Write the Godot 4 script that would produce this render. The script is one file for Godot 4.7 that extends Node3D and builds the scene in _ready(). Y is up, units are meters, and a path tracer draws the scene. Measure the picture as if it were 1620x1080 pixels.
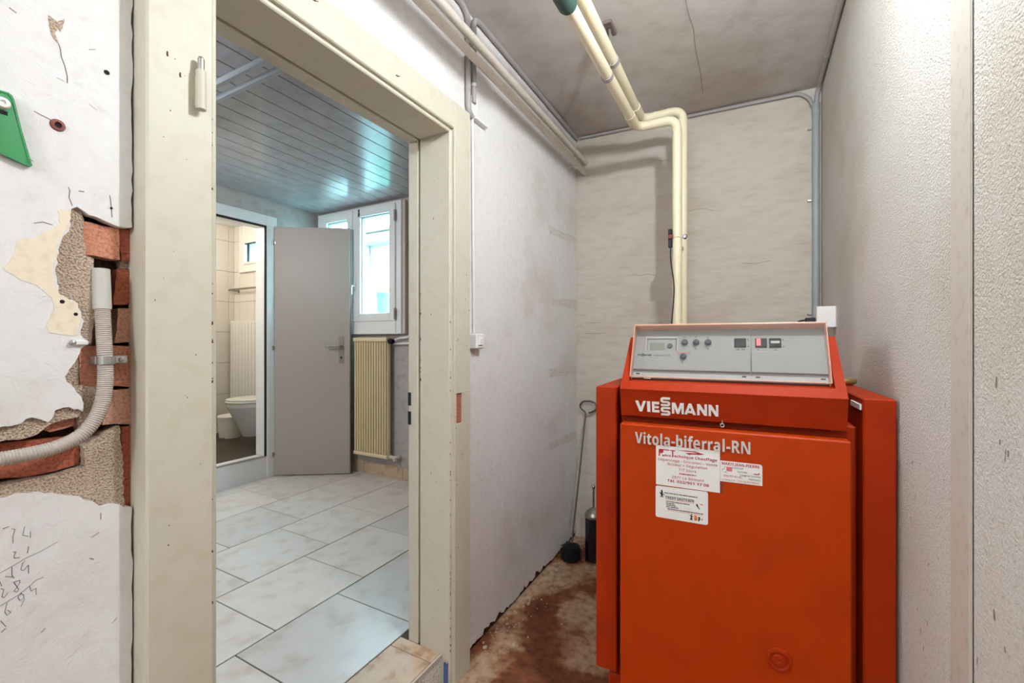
extends Node3D
# A cellar boiler room: orange boiler at the right, doorway to a tiled hall and a washroom at the left.
# x runs to the right along the back wall, -z runs into the depth along the door wall, y up, metres.

const WL := -0.96      # plaster face of the door wall
const WR := 0.295      # face of the right wall
const WB := -2.607     # face of the back wall
const HF := 0.11       # level of the tiled hall floor
const HC := 2.35       # hall ceiling
const HX := -3.45      # hall wall that holds the washroom door
const HZ := -2.67      # hall wall that holds the window
const BF := 0.285      # washroom floor
const BX := -4.743     # far washroom wall

var taken := {}
var textures := {}
var rng := RandomNumberGenerator.new()
var M := {}

# ---------------------------------------------------------------- mesh builder
class MB:
	var v := PackedVector3Array()
	var n := PackedVector3Array()
	var u := PackedVector2Array()

	func tri(a: Vector3, b: Vector3, c: Vector3, na: Vector3, nb: Vector3, nc: Vector3, ua := Vector2.ZERO, ub := Vector2.ZERO, uc := Vector2.ZERO) -> void:
		if (b - a).cross(c - a).dot(na + nb + nc) > 0.0:
			v.append_array([a, c, b]); n.append_array([na, nc, nb]); u.append_array([ua, uc, ub])
		else:
			v.append_array([a, b, c]); n.append_array([na, nb, nc]); u.append_array([ua, ub, uc])

	func quad(a: Vector3, b: Vector3, c: Vector3, d: Vector3, nrm: Vector3) -> void:
		tri(a, b, c, nrm, nrm, nrm)
		tri(a, c, d, nrm, nrm, nrm)

	func box(lo: Vector3, hi: Vector3, bev := 0.0, tr := Transform3D()) -> void:
		var c := (lo + hi) / 2.0
		var h := (hi - lo).abs() / 2.0
		var e := minf(bev, minf(h.x, minf(h.y, h.z)) * 0.9)
		var ax := [Vector3.RIGHT, Vector3.UP, Vector3.BACK]
		for i in 3:
			var j := (i + 1) % 3
			var k := (i + 2) % 3
			for s in [-1.0, 1.0]:
				var o: Vector3 = c + ax[i] * h[i] * s
				var p: Vector3 = ax[j] * (h[j] - e)
				var q: Vector3 = ax[k] * (h[k] - e)
				quad(tr * (o + p + q), tr * (o + p - q), tr * (o - p - q), tr * (o - p + q), (tr.basis * (ax[i] * s)).normalized())
		if e <= 0.0:
			return
		for i in 3:
			var j := (i + 1) % 3
			var k := (i + 2) % 3
			for sj in [-1.0, 1.0]:
				for sk in [-1.0, 1.0]:
					var l: Vector3 = ax[i] * (h[i] - e)
					var pj: Vector3 = c + ax[j] * h[j] * sj + ax[k] * (h[k] - e) * sk
					var pk: Vector3 = c + ax[j] * (h[j] - e) * sj + ax[k] * h[k] * sk
					quad(tr * (pj + l), tr * (pj - l), tr * (pk - l), tr * (pk + l), (tr.basis * (ax[j] * sj + ax[k] * sk)).normalized())
		for sx in [-1.0, 1.0]:
			for sy in [-1.0, 1.0]:
				for sz in [-1.0, 1.0]:
					var a := c + Vector3(h.x * sx, (h.y - e) * sy, (h.z - e) * sz)
					var b := c + Vector3((h.x - e) * sx, h.y * sy, (h.z - e) * sz)
					var d := c + Vector3((h.x - e) * sx, (h.y - e) * sy, h.z * sz)
					var m := (tr.basis * Vector3(sx, sy, sz)).normalized()
					tri(tr * a, tr * b, tr * d, m, m, m)

	# a tube along a path; r is one radius or one per point
	func tube(path: Array, r, seg := 14, caps := true) -> void:
		var cnt := path.size()
		var rings := []
		var t0: Vector3 = (path[1] - path[0]).normalized()
		var side := t0.cross(Vector3.UP)
		if side.length() < 0.1:
			side = t0.cross(Vector3.RIGHT)
		side = side.normalized()
		for i in cnt:
			var t: Vector3
			if i == 0:
				t = t0
			elif i == cnt - 1:
				t = (path[i] - path[i - 1]).normalized()
			else:
				t = ((path[i] - path[i - 1]).normalized() + (path[i + 1] - path[i]).normalized()).normalized()
			side = (side - t * side.dot(t)).normalized()
			var up := t.cross(side)
			var rad: float = r[i] if r is Array else r
			var slope := 0.0
			if r is Array and i > 0 and i < cnt - 1:
				slope = (r[i + 1] - r[i - 1]) / maxf((path[i + 1] - path[i - 1]).length(), 1e-5)
			var ring := []
			for k in seg:
				var a := TAU * k / seg
				var d := side * cos(a) + up * sin(a)
				ring.append([path[i] + d * rad, (d - t * slope).normalized()])
			rings.append(ring)
		for i in cnt - 1:
			for k in seg:
				var a: Array = rings[i][k]
				var b: Array = rings[i][(k + 1) % seg]
				var c: Array = rings[i + 1][(k + 1) % seg]
				var d: Array = rings[i + 1][k]
				tri(a[0], b[0], c[0], a[1], b[1], c[1])
				tri(a[0], c[0], d[0], a[1], c[1], d[1])
		if caps:
			for e in [0, cnt - 1]:
				var nn: Vector3 = -t0 if e == 0 else (path[cnt - 1] - path[cnt - 2]).normalized()
				for k in seg:
					tri(path[e], rings[e][k][0], rings[e][(k + 1) % seg][0], nn, nn, nn)

	# profile of [radius, height] pairs turned round the y axis of tr
	func lathe(prof: Array, seg: int, tr := Transform3D(), squash := 1.0) -> void:
		for i in prof.size() - 1:
			var r0: float = prof[i][0]
			var y0: float = prof[i][1]
			var r1: float = prof[i + 1][0]
			var y1: float = prof[i + 1][1]
			var nd := Vector2(y1 - y0, -(r1 - r0)).normalized()
			for k in seg:
				var a := TAU * k / seg
				var b := TAU * (k + 1) / seg
				var ca := Vector3(cos(a), 0, sin(a) * squash)
				var cb := Vector3(cos(b), 0, sin(b) * squash)
				var na := (tr.basis * (Vector3(cos(a), 0, sin(a) / squash) * nd.x + Vector3.UP * nd.y)).normalized()
				var nb := (tr.basis * (Vector3(cos(b), 0, sin(b) / squash) * nd.x + Vector3.UP * nd.y)).normalized()
				var p0 := tr * (ca * r0 + Vector3.UP * y0)
				var p1 := tr * (cb * r0 + Vector3.UP * y0)
				var p2 := tr * (cb * r1 + Vector3.UP * y1)
				var p3 := tr * (ca * r1 + Vector3.UP * y1)
				if r0 > 1e-6:
					tri(p0, p1, p2, na, nb, nb)
				if r1 > 1e-6:
					tri(p0, p2, p3, na, nb, na)

	# polygon of [a, b] pairs, laid out on A and B from o and drawn out along C from c0 to c1
	func ext(poly: Array, A: Vector3, B: Vector3, C: Vector3, c0: float, c1: float, o := Vector3.ZERO) -> void:
		var p2 := PackedVector2Array()
		for p in poly:
			p2.append(Vector2(p[0], p[1]))
		if Geometry2D.is_polygon_clockwise(p2):
			p2.reverse()
		var t := Geometry2D.triangulate_polygon(p2)
		for i in range(0, t.size(), 3):
			for s in [[c0, -1.0 if c1 > c0 else 1.0], [c1, 1.0 if c1 > c0 else -1.0]]:
				var q := []
				for k in 3:
					var w: Vector2 = p2[t[i + k]]
					q.append(o + A * w.x + B * w.y + C * s[0])
				var nn: Vector3 = C * s[1]
				tri(q[0], q[1], q[2], nn, nn, nn)
		for i in p2.size():
			var a := p2[i]
			var b := p2[(i + 1) % p2.size()]
			var d := (b - a).normalized()
			var nn := (A * d.y - B * d.x).normalized()
			quad(o + A * a.x + B * a.y + C * c0, o + A * b.x + B * b.y + C * c0, o + A * b.x + B * b.y + C * c1, o + A * a.x + B * a.y + C * c1, nn)

	# a flat ribbon through points, lying in the plane whose normal is nn
	func ribbon(pts: Array, w: float, nn: Vector3) -> void:
		for i in pts.size() - 1:
			var a: Vector3 = pts[i]
			var b: Vector3 = pts[i + 1]
			var s := (b - a).normalized().cross(nn).normalized() * w * 0.5
			var e := (b - a).normalized() * w * 0.3
			quad(a + s - e, b + s + e, b - s + e, a - s - e, nn)

	func mesh() -> ArrayMesh:
		var a := []
		a.resize(Mesh.ARRAY_MAX)
		a[Mesh.ARRAY_VERTEX] = v
		a[Mesh.ARRAY_NORMAL] = n
		a[Mesh.ARRAY_TEX_UV] = u
		var m := ArrayMesh.new()
		m.add_surface_from_arrays(Mesh.PRIMITIVE_TRIANGLES, a)
		return m

# ---------------------------------------------------------------- scene helpers
func numbered(called: String) -> String:
	taken[called] = taken.get(called, -1) + 1
	return called if taken[called] == 0 else "%s_%03d" % [called, taken[called]]

func put(called: String, mb: MB, m: Material, parent: Node = null) -> MeshInstance3D:
	var o := MeshInstance3D.new()
	o.mesh = mb.mesh()
	o.material_override = m
	o.name = numbered(called) if parent == null else called
	if parent == null:
		add_child(o)
	else:
		parent.add_child(o, true)
	return o

func thing(called: String, label: String, category: String, at := Vector3.ZERO, turn := 0.0, group := "") -> Node3D:
	var o := Node3D.new()
	o.name = numbered(called)
	add_child(o)
	o.position = at
	o.rotation.y = turn
	tag(o, label, category, group)
	return o

func tag(o: Node, label: String, category: String, group := "") -> void:
	o.set_meta("label", label)
	o.set_meta("category", category)
	if group:
		o.set_meta("group", group)

func setting(called: String, label := "") -> Node3D:
	var o := Node3D.new()
	o.name = called
	add_child(o)
	o.set_meta("kind", "structure")
	if label:
		o.set_meta("label", label)
	return o

func boxpart(called: String, lo: Vector3, hi: Vector3, bev: float, m: Material, parent: Node = null) -> MeshInstance3D:
	var b := MB.new()
	b.box(lo, hi, bev)
	return put(called, b, m, parent)

func fillet(pts: Array, r: float, steps := 7) -> Array:
	var out := [pts[0]]
	for i in range(1, pts.size() - 1):
		var a: Vector3 = (pts[i - 1] - pts[i])
		var b: Vector3 = (pts[i + 1] - pts[i])
		var k := minf(r, minf(a.length(), b.length()) * 0.49)
		var p0: Vector3 = pts[i] + a.normalized() * k
		var p1: Vector3 = pts[i] + b.normalized() * k
		for s in steps + 1:
			var t := float(s) / steps
			out.append(p0.lerp(pts[i], t).lerp(pts[i].lerp(p1, t), t))
	out.append(pts[-1])
	return out

func ragged(poly: Array, step: float, amp: float) -> Array:
	var out := []
	for i in poly.size():
		var a := Vector2(poly[i][0], poly[i][1])
		var b := Vector2(poly[(i + 1) % poly.size()][0], poly[(i + 1) % poly.size()][1])
		var k := maxi(1, int((b - a).length() / step))
		if (b - a).length() > 0.4:
			k = 1
		for s in k:
			var p := a.lerp(b, float(s) / k)
			if s > 0 or k > 1:
				p += Vector2(rng.randf_range(-amp, amp), rng.randf_range(-amp, amp))
			out.append([p.x, p.y])
	return out

# ---------------------------------------------------------------- textures and materials
func noise(kind: String, freq: float, oct := 4, sd := 1, ramp: Array = [], px := 512, gain := 0.5) -> NoiseTexture2D:
	var key := str([kind, freq, oct, sd, ramp, px, gain])
	if textures.has(key):
		return textures[key]
	var f := FastNoiseLite.new()
	f.seed = sd
	f.frequency = freq
	f.fractal_octaves = oct
	f.fractal_gain = gain
	f.fractal_type = FastNoiseLite.FRACTAL_FBM
	f.noise_type = FastNoiseLite.TYPE_SIMPLEX_SMOOTH
	if kind == "cell":
		f.noise_type = FastNoiseLite.TYPE_CELLULAR
		f.cellular_return_type = FastNoiseLite.RETURN_DISTANCE
	elif kind == "ridge":
		f.fractal_type = FastNoiseLite.FRACTAL_RIDGED
	elif kind == "warp":
		f.domain_warp_enabled = true
		f.domain_warp_amplitude = 40.0
		f.domain_warp_frequency = freq * 1.6
	var t := NoiseTexture2D.new()
	t.width = px
	t.height = px
	t.seamless = true
	t.noise = f
	if ramp:
		var g := Gradient.new()
		var off := PackedFloat32Array()
		var col := PackedColorArray()
		for r in ramp:
			off.append(r[0])
			col.append(r[1])
		g.offsets = off
		g.colors = col
		t.color_ramp = g
	textures[key] = t
	return t

func mat(called: String, c: Color, rough := 0.6, metal := 0.0) -> StandardMaterial3D:
	var m := StandardMaterial3D.new()
	m.resource_name = called
	m.albedo_color = c
	m.roughness = rough
	m.metallic = metal
	M[called] = m
	return m

# colour and relief from noise laid on in world space: near scale s1 (repeats per metre), far scale s2
func skin(m: StandardMaterial3D, col: Texture2D, s1: float, bump: Texture2D = null, cm := 0.0, far: Texture2D = null, s2 := 0.5, world := true) -> StandardMaterial3D:
	m.uv1_triplanar = true
	m.uv1_world_triplanar = world
	m.uv1_scale = Vector3.ONE * s1
	m.uv1_triplanar_sharpness = 6.0
	if col:
		m.albedo_texture = col
	if bump:
		m.heightmap_enabled = true
		m.heightmap_texture = bump
		m.heightmap_scale = cm
	if far:
		m.detail_enabled = true
		m.detail_albedo = far
		m.detail_blend_mode = BaseMaterial3D.BLEND_MODE_MUL
		m.detail_uv_layer = BaseMaterial3D.DETAIL_UV_2
		m.uv2_triplanar = true
		m.uv2_world_triplanar = world
		m.uv2_scale = Vector3.ONE * s2
		m.uv2_triplanar_sharpness = 6.0
	return m

func g(x: float) -> Color:
	return Color(x, x, x)

func materials() -> void:
	var W := Color.WHITE
	# walls
	skin(mat("door wall plaster", Color(0.895, 0.885, 0.885), 0.9), noise("fbm", 0.03, 5, 3, [[0.0, Color(0.955, 0.945, 0.935)], [0.25, Color(0.99, 0.988, 0.985)], [0.5, W], [1.0, W]]), 1.6,
		noise("warp", 0.02, 5, 5), 0.16, noise("fbm", 0.008, 4, 9, [[0.0, Color(0.93, 0.91, 0.89)], [0.4, Color(0.985, 0.98, 0.975)], [1.0, W]]), 0.45)
	skin(mat("back wall plaster", Color(0.78, 0.75, 0.71), 0.9), noise("warp", 0.016, 5, 13, [[0.0, Color(0.93, 0.905, 0.87)], [0.3, Color(0.98, 0.975, 0.965)], [0.6, W], [1.0, W]]), 1.0,
		noise("warp", 0.010, 5, 15), 0.22, noise("warp", 0.006, 4, 19, [[0.0, Color(0.94, 0.915, 0.88)], [0.45, Color(0.985, 0.98, 0.97)], [1.0, W]]), 0.5)
	M["back wall plaster"].uv1_scale = Vector3(0.8, 2.8, 0.8)
	M["back wall plaster"].uv2_scale = Vector3(0.4, 0.9, 0.4)
	skin(mat("right wall stucco", Color(0.795, 0.78, 0.76), 0.9), noise("fbm", 0.05, 4, 23, [[0.0, Color(0.86, 0.83, 0.80)], [0.25, Color(0.97, 0.96, 0.95)], [0.5, W], [1.0, W]]), 3.0,
		noise("fbm", 0.05, 5, 25, [], 1024, 0.6), 0.13, noise("fbm", 0.006, 4, 29, [[0.0, Color(0.93, 0.90, 0.86)], [0.5, Color(0.985, 0.98, 0.97)], [1.0, W]]), 0.5)
	skin(mat("cellar ceiling", Color(0.80, 0.775, 0.755), 0.9), noise("fbm", 0.012, 5, 33, [[0.0, Color(0.92, 0.905, 0.89)], [0.4, Color(0.98, 0.975, 0.97)], [1.0, W]]), 1.2,
		noise("fbm", 0.012, 5, 35), 0.15, noise("warp", 0.004, 3, 39, [[0.0, Color(0.90, 0.88, 0.86)], [0.5, W], [1.0, W]]), 0.4)
	skin(mat("cellar floor", Color(0.78, 0.69, 0.60), 0.8), noise("fbm", 0.02, 5, 43, [[0.0, Color(0.72, 0.64, 0.58)], [0.35, Color(0.92, 0.89, 0.86)], [0.7, W], [1.0, W]]), 2.0,
		noise("fbm", 0.03, 5, 45), 0.2, noise("warp", 0.008, 4, 49, [[0.0, Color(0.52, 0.30, 0.20)], [0.40, Color(0.68, 0.46, 0.33)], [0.55, Color(0.94, 0.88, 0.81)], [1.0, W]]), 0.5)
	skin(mat("rough mortar", Color(0.77, 0.69, 0.615), 0.95), noise("fbm", 0.09, 4, 53, [[0.0, Color(0.58, 0.50, 0.45)], [0.35, Color(0.92, 0.89, 0.86)], [0.6, W], [1.0, W]]), 5.0, noise("fbm", 0.09, 4, 53), 0.35)
	skin(mat("dirty masonry", Color(0.30, 0.20, 0.155), 0.95), noise("fbm", 0.05, 4, 57, [[0.0, Color(0.5, 0.4, 0.35)], [0.5, Color(0.9, 0.85, 0.8)], [1.0, W]]), 4.0, noise("cell", 0.07, 3, 53), 0.6)
	for i in 3:
		var c: Color = [Color(0.80, 0.55, 0.45), Color(0.68, 0.38, 0.28), Color(0.78, 0.60, 0.51)][i]
		skin(mat("brick clay %d" % i, c, 0.95), noise("fbm", 0.06, 4, 61 + i, [[0.0, Color(0.72, 0.64, 0.60)], [0.4, Color(0.94, 0.91, 0.89)], [0.75, W], [1.0, Color(1, 1, 1)]]), 5.0, noise("fbm", 0.08, 4, 67), 0.12)
	skin(mat("old ochre paint", Color(0.91, 0.855, 0.765), 0.85), noise("fbm", 0.03, 4, 71, [[0.0, Color(0.95, 0.93, 0.90)], [0.5, W], [1.0, W]]), 3.0, noise("warp", 0.012, 5, 5), 0.06)
	skin(mat("bare render patch", Color(0.86, 0.84, 0.82), 0.95), noise("fbm", 0.06, 4, 75, [[0.0, Color(0.50, 0.44, 0.38)], [0.3, Color(0.88, 0.86, 0.84)], [0.45, W], [1.0, W]]), 3.0, noise("fbm", 0.06, 4, 75), 0.15)
	mat("pencil", Color(0.36, 0.34, 0.34), 0.8)
	mat("dark hole", Color(0.10, 0.08, 0.07), 0.95)
	mat("crack dark", Color(0.38, 0.32, 0.28), 0.95)
	# joinery
	skin(mat("cream gloss paint", Color(0.785, 0.76, 0.69), 0.52), noise("fbm", 0.014, 4, 81, [[0.0, Color(0.975, 0.965, 0.95)], [0.4, W], [1.0, W]]), 2.0, noise("fbm", 0.03, 4, 83), 0.02)
	skin(mat("bare wood", Color(0.68, 0.42, 0.33), 0.8), noise("fbm", 0.03, 3, 85, [[0.0, Color(0.7, 0.62, 0.58)], [0.6, W], [1.0, W]]), 6.0)
	mat("chipped brown", Color(0.30, 0.19, 0.13), 0.9)
	skin(mat("batten paint", Color(0.75, 0.715, 0.67), 0.6), noise("fbm", 0.02, 4, 87, [[0.0, Color(0.92, 0.90, 0.88)], [0.4, W], [1.0, W]]), 3.0)
	# hall
	for i in 3:
		var c: Color = [Color(0.83, 0.815, 0.795), Color(0.80, 0.785, 0.77), Color(0.85, 0.83, 0.805)][i]
		skin(mat("hall tile %d" % i, c, 0.33), noise("warp", 0.01, 5, 91 + i, [[0.0, Color(0.90, 0.87, 0.84)], [0.4, Color(0.975, 0.97, 0.965)], [1.0, W]]), 1.3, noise("fbm", 0.02, 3, 97), 0.015)
	skin(mat("threshold tile", Color(0.78, 0.70, 0.61), 0.45), noise("warp", 0.012, 5, 95, [[0.0, Color(0.76, 0.64, 0.54)], [0.4, Color(0.95, 0.92, 0.9)], [1.0, W]]), 2.0)
	skin(mat("skirting tile", Color(0.80, 0.72, 0.62), 0.4), noise("warp", 0.012, 5, 95, [[0.0, Color(0.80, 0.70, 0.6)], [0.4, Color(0.95, 0.92, 0.9)], [1.0, W]]), 2.0)
	mat("dark grout", Color(0.30, 0.275, 0.25), 0.9)
	skin(mat("hall wall", Color(0.70, 0.67, 0.65), 0.85), noise("fbm", 0.012, 4, 101, [[0.0, Color(0.90, 0.88, 0.86)], [0.5, W], [1.0, W]]), 1.5, noise("fbm", 0.04, 4, 103), 0.06)
	skin(mat("ceiling board", Color(0.645, 0.65, 0.66), 0.20), noise("fbm", 0.01, 3, 105, [[0.0, Color(0.92, 0.92, 0.92)], [0.6, W], [1.0, W]]), 1.5)
	mat("white lacquer", Color(0.88, 0.88, 0.87), 0.3)
	mat("door leaf", Color(0.675, 0.635, 0.595), 0.45)
	mat("gasket", Color(0.05, 0.05, 0.055), 0.7)
	mat("radiator enamel", Color(0.87, 0.81, 0.655), 0.35)
	mat("window frame", Color(0.90, 0.905, 0.90), 0.35)
	mat("metal rail", Color(0.60, 0.63, 0.65), 0.35, 0.4)
	mat("brushed steel", Color(0.62, 0.60, 0.57), 0.35, 0.9)
	mat("chrome", Color(0.75, 0.75, 0.75), 0.15, 1.0)
	var gl := mat("window glass", Color(0.92, 0.98, 1.0, 0.06), 0.02)
	gl.transparency = BaseMaterial3D.TRANSPARENCY_ALPHA
	# washroom
	mat("wall tile", Color(0.87, 0.855, 0.83), 0.2)
	skin(mat("slate floor", Color(0.26, 0.215, 0.18), 0.45), noise("fbm", 0.02, 4, 111, [[0.0, Color(0.7, 0.66, 0.62)], [0.6, W], [1.0, W]]), 2.0)
	mat("sanitary white", Color(0.88, 0.88, 0.88), 0.12)
	mat("bin plastic", Color(0.87, 0.87, 0.84), 0.35)
	# boiler
	skin(mat("boiler orange", Color(0.665, 0.207, 0.008), 0.46), noise("fbm", 0.008, 4, 121, [[0.0, Color(0.95, 0.93, 0.93)], [0.5, W], [1.0, W]]), 1.5)
	skin(mat("boiler jacket", Color(0.61, 0.165, 0.010), 0.50), noise("fbm", 0.008, 4, 123, [[0.0, Color(0.95, 0.93, 0.93)], [0.5, W], [1.0, W]]), 1.5)
	M["boiler orange"].metallic_specular = 0.26
	M["boiler jacket"].metallic_specular = 0.26
	mat("panel grey", Color(0.53, 0.525, 0.515), 0.75)
	mat("panel grey dark", Color(0.58, 0.575, 0.56), 0.5)
	mat("lcd", Color(0.44, 0.45, 0.40), 0.6)
	mat("knob grey", Color(0.28, 0.29, 0.32), 0.7)
	mat("switch black", Color(0.13, 0.13, 0.145), 0.8)
	mat("switch red", Color(0.72, 0.20, 0.17), 0.4)
	for k in ["panel grey", "switch black", "knob grey", "lcd"]:
		M[k].metallic_specular = 0.22
	mat("badge white", Color(0.90, 0.90, 0.88), 0.35)
	mat("badge silver", Color(0.80, 0.79, 0.77), 0.3, 0.35)
	mat("insulation", Color(0.88, 0.87, 0.84), 0.9)
	mat("card white", Color(0.87, 0.86, 0.84), 0.5)
	mat("print crimson", Color(0.66, 0.07, 0.20), 0.6)
	mat("print black", Color(0.10, 0.10, 0.11), 0.6)
	mat("print orange", Color(0.85, 0.40, 0.15), 0.6)
	mat("print blue", Color(0.30, 0.42, 0.66), 0.6)
	mat("tape brown", Color(0.48, 0.17, 0.04), 0.5)
	var cv := mat("clear cover", Color(0.98, 0.93, 0.90, 0.04), 0.03)
	cv.metallic_specular = 0.28
	cv.transparency = BaseMaterial3D.TRANSPARENCY_ALPHA
	mat("cover orange reflection", Color(0.80, 0.60, 0.50), 0.3)
	# services
	skin(mat("cream pipe", Color(0.90, 0.855, 0.735), 0.4), noise("fbm", 0.01, 3, 131, [[0.0, Color(0.975, 0.97, 0.955)], [0.5, W], [1.0, W]]), 2.0)
	skin(mat("painted pipe", Color(0.81, 0.775, 0.73), 0.5), noise("fbm", 0.02, 4, 133, [[0.0, Color(0.93, 0.91, 0.89)], [0.4, W], [1.0, W]]), 3.0)
	mat("grey conduit", Color(0.63, 0.60, 0.595), 0.5)
	mat("slate conduit", Color(0.60, 0.61, 0.61), 0.45)
	mat("white plastic", Color(0.90, 0.89, 0.88), 0.4)
	mat("flex conduit", Color(0.69, 0.645, 0.61), 0.5)
	mat("sleeve grey", Color(0.74, 0.72, 0.695), 0.5)
	mat("zinc", Color(0.68, 0.67, 0.65), 0.35, 0.8)
	mat("green foam", Color(0.20, 0.29, 0.26), 0.7)
	mat("green plastic", Color(0.09, 0.50, 0.25), 0.35)
	mat("rubber black", Color(0.06, 0.06, 0.07), 0.6)
	mat("rusty iron", Color(0.46, 0.40, 0.37), 0.8, 0.1)
	mat("bristle black", Color(0.045, 0.035, 0.035), 0.95)
	mat("canister navy", Color(0.06, 0.065, 0.11), 0.25)
	mat("red brown plug", Color(0.46, 0.20, 0.17), 0.6)
	mat("crumbs", Color(0.74, 0.70, 0.64), 0.9)
	mat("blue plastic", Color(0.27, 0.35, 0.60), 0.5)
	mat("brass", Color(0.72, 0.60, 0.38), 0.35, 0.8)
	# outside
	skin(mat("outside plaster", Color(0.63, 0.63, 0.62), 0.9), noise("fbm", 0.02, 4, 141, [[0.0, Color(0.92, 0.92, 0.92)], [0.5, W], [1.0, W]]), 1.0)
	skin(mat("outside ground", Color(0.58, 0.58, 0.56), 0.9), noise("fbm", 0.04, 4, 143, [[0.0, Color(0.75, 0.75, 0.75)], [0.5, W], [1.0, W]]), 1.5)
	mat("teal glaze", Color(0.33, 0.66, 0.60), 0.3)
	mat("terracotta", Color(0.68, 0.40, 0.30), 0.8)
	mat("roof tile red", Color(0.50, 0.30, 0.25), 0.85)
	mat("outside timber", Color(0.50, 0.47, 0.44), 0.8)

func lit(called: String, c: Color, e: float) -> StandardMaterial3D:
	var m := mat(called, c, 0.4)
	m.emission_enabled = true
	m.emission = c
	m.emission_energy_multiplier = e
	return m

# ---------------------------------------------------------------- lettering
var font_plain: SystemFont
var font_bold: SystemFont
var baseline := {}

func letters(parent: Node, s: String, m: Material, bold: bool, depth: float) -> MeshInstance3D:
	var t := TextMesh.new()
	t.text = s
	t.font = font_bold if bold else font_plain
	t.font_size = 64
	t.pixel_size = 1.0 / 64.0
	t.curve_step = 2.0
	t.depth = depth
	t.horizontal_alignment = HORIZONTAL_ALIGNMENT_CENTER
	t.vertical_alignment = VERTICAL_ALIGNMENT_CENTER
	var o := MeshInstance3D.new()
	o.mesh = t
	o.material_override = m
	o.name = "print"
	parent.add_child(o, true)
	return o

# the maker's name in heavy block capitals, V I E, two S one above the other, M A N N; h is the height of a capital
func name_plate(parent: Node, tr: Transform3D, x0: float, x1: float, y0: float, h: float, depth: float, m: Material, called: String) -> void:
	var shapes := {
		"V": [[[0.0, 1.0], [0.27, 1.0], [0.5, 0.36], [0.73, 1.0], [1.0, 1.0], [0.62, 0.0], [0.38, 0.0]]],
		"I": [[[0.0, 0.0], [1.0, 0.0], [1.0, 1.0], [0.0, 1.0]]],
		"E": [[[0.0, 0.0], [1.0, 0.0], [1.0, 0.22], [0.32, 0.22], [0.32, 0.40], [0.92, 0.40], [0.92, 0.60], [0.32, 0.60], [0.32, 0.78], [1.0, 0.78], [1.0, 1.0], [0.0, 1.0]]],
		"M": [[[0.0, 0.0], [0.2, 0.0], [0.2, 0.62], [0.4, 0.0], [0.6, 0.0], [0.8, 0.62], [0.8, 0.0], [1.0, 0.0], [1.0, 1.0], [0.7, 1.0], [0.5, 0.40], [0.3, 1.0], [0.0, 1.0]]],
		"A": [[[0.0, 0.0], [0.24, 0.0], [0.5, 0.68], [0.76, 0.0], [1.0, 0.0], [0.62, 1.0], [0.38, 1.0]], [[0.27, 0.14], [0.73, 0.14], [0.66, 0.34], [0.34, 0.34]]],
		"N": [[[0.0, 0.0], [0.25, 0.0], [0.25, 0.60], [0.72, 0.0], [1.0, 0.0], [1.0, 1.0], [0.75, 1.0], [0.75, 0.40], [0.28, 1.0], [0.0, 1.0]]],
		"S": [[[0.02, 0.0], [0.80, 0.0], [1.0, 0.14], [1.0, 0.42], [0.82, 0.58], [0.26, 0.58], [0.26, 0.78], [1.0, 0.78], [1.0, 1.0], [0.18, 1.0], [0.0, 0.86], [0.0, 0.54], [0.18, 0.39], [0.74, 0.39], [0.74, 0.22], [0.02, 0.22]]],
	}
	var w := x1 - x0
	# letter, left and right as a share of the width, foot and head as a share of the height
	for q in [["V", 0.0, 0.135, 0.0, 1.0], ["I", 0.150, 0.190, 0.0, 1.0], ["E", 0.212, 0.304, 0.0, 1.0], ["S", 0.322, 0.438, 0.66, 1.46], ["S", 0.322, 0.438, -0.24, 0.56], ["M", 0.458, 0.602, 0.0, 1.0], ["A", 0.608, 0.742, 0.0, 1.0], ["N", 0.758, 0.872, 0.0, 1.0], ["N", 0.890, 1.0, 0.0, 1.0]]:
		var b := MB.new()
		for poly in shapes[q[0]]:
			var out := []
			for p in poly:
				out.append([x0 + w * lerpf(q[1], q[2], p[0]), y0 + h * lerpf(q[3], q[4], p[1])])
			b.ext(out, tr.basis.x, tr.basis.y, tr.basis.z, 0.0, depth, tr.origin)
		put(called, b, m, parent)

# text squeezed into a rectangle
func fit(parent: Node, s: String, x0: float, x1: float, y0: float, y1: float, z: float, m: Material, bold := true, depth := 0.002, called := "raised_lettering") -> MeshInstance3D:
	var o := letters(parent, s, m, bold, depth)
	o.name = called
	var a := o.mesh.get_aabb()
	var k := Vector3((x1 - x0) / a.size.x, (y1 - y0) / a.size.y, 1.0)
	o.scale = k
	o.position = Vector3((x0 + x1) / 2.0 - a.get_center().x * k.x, (y0 + y1) / 2.0 - a.get_center().y * k.y, z - a.get_center().z)
	return o

# a line of small print: centre, base line, height of capitals, width
func line(parent: Node, s: String, cx: float, y: float, cap: float, wide: float, z: float, m: Material, bold := false) -> void:
	var o := letters(parent, s, m, bold, 0.0003)
	var h := TextMesh.new()
	h.text = "H"
	h.font = font_bold if bold else font_plain
	h.font_size = 64
	h.pixel_size = 1.0 / 64.0
	h.vertical_alignment = VERTICAL_ALIGNMENT_CENTER
	h.depth = 0.0003
	var ha := h.get_aabb()
	var a := o.mesh.get_aabb()
	var ky := cap / ha.size.y
	var kx := wide / a.size.x
	o.scale = Vector3(kx, ky, 1.0)
	o.position = Vector3(cx - a.get_center().x * kx, y - ha.position.y * ky, z)

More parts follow.
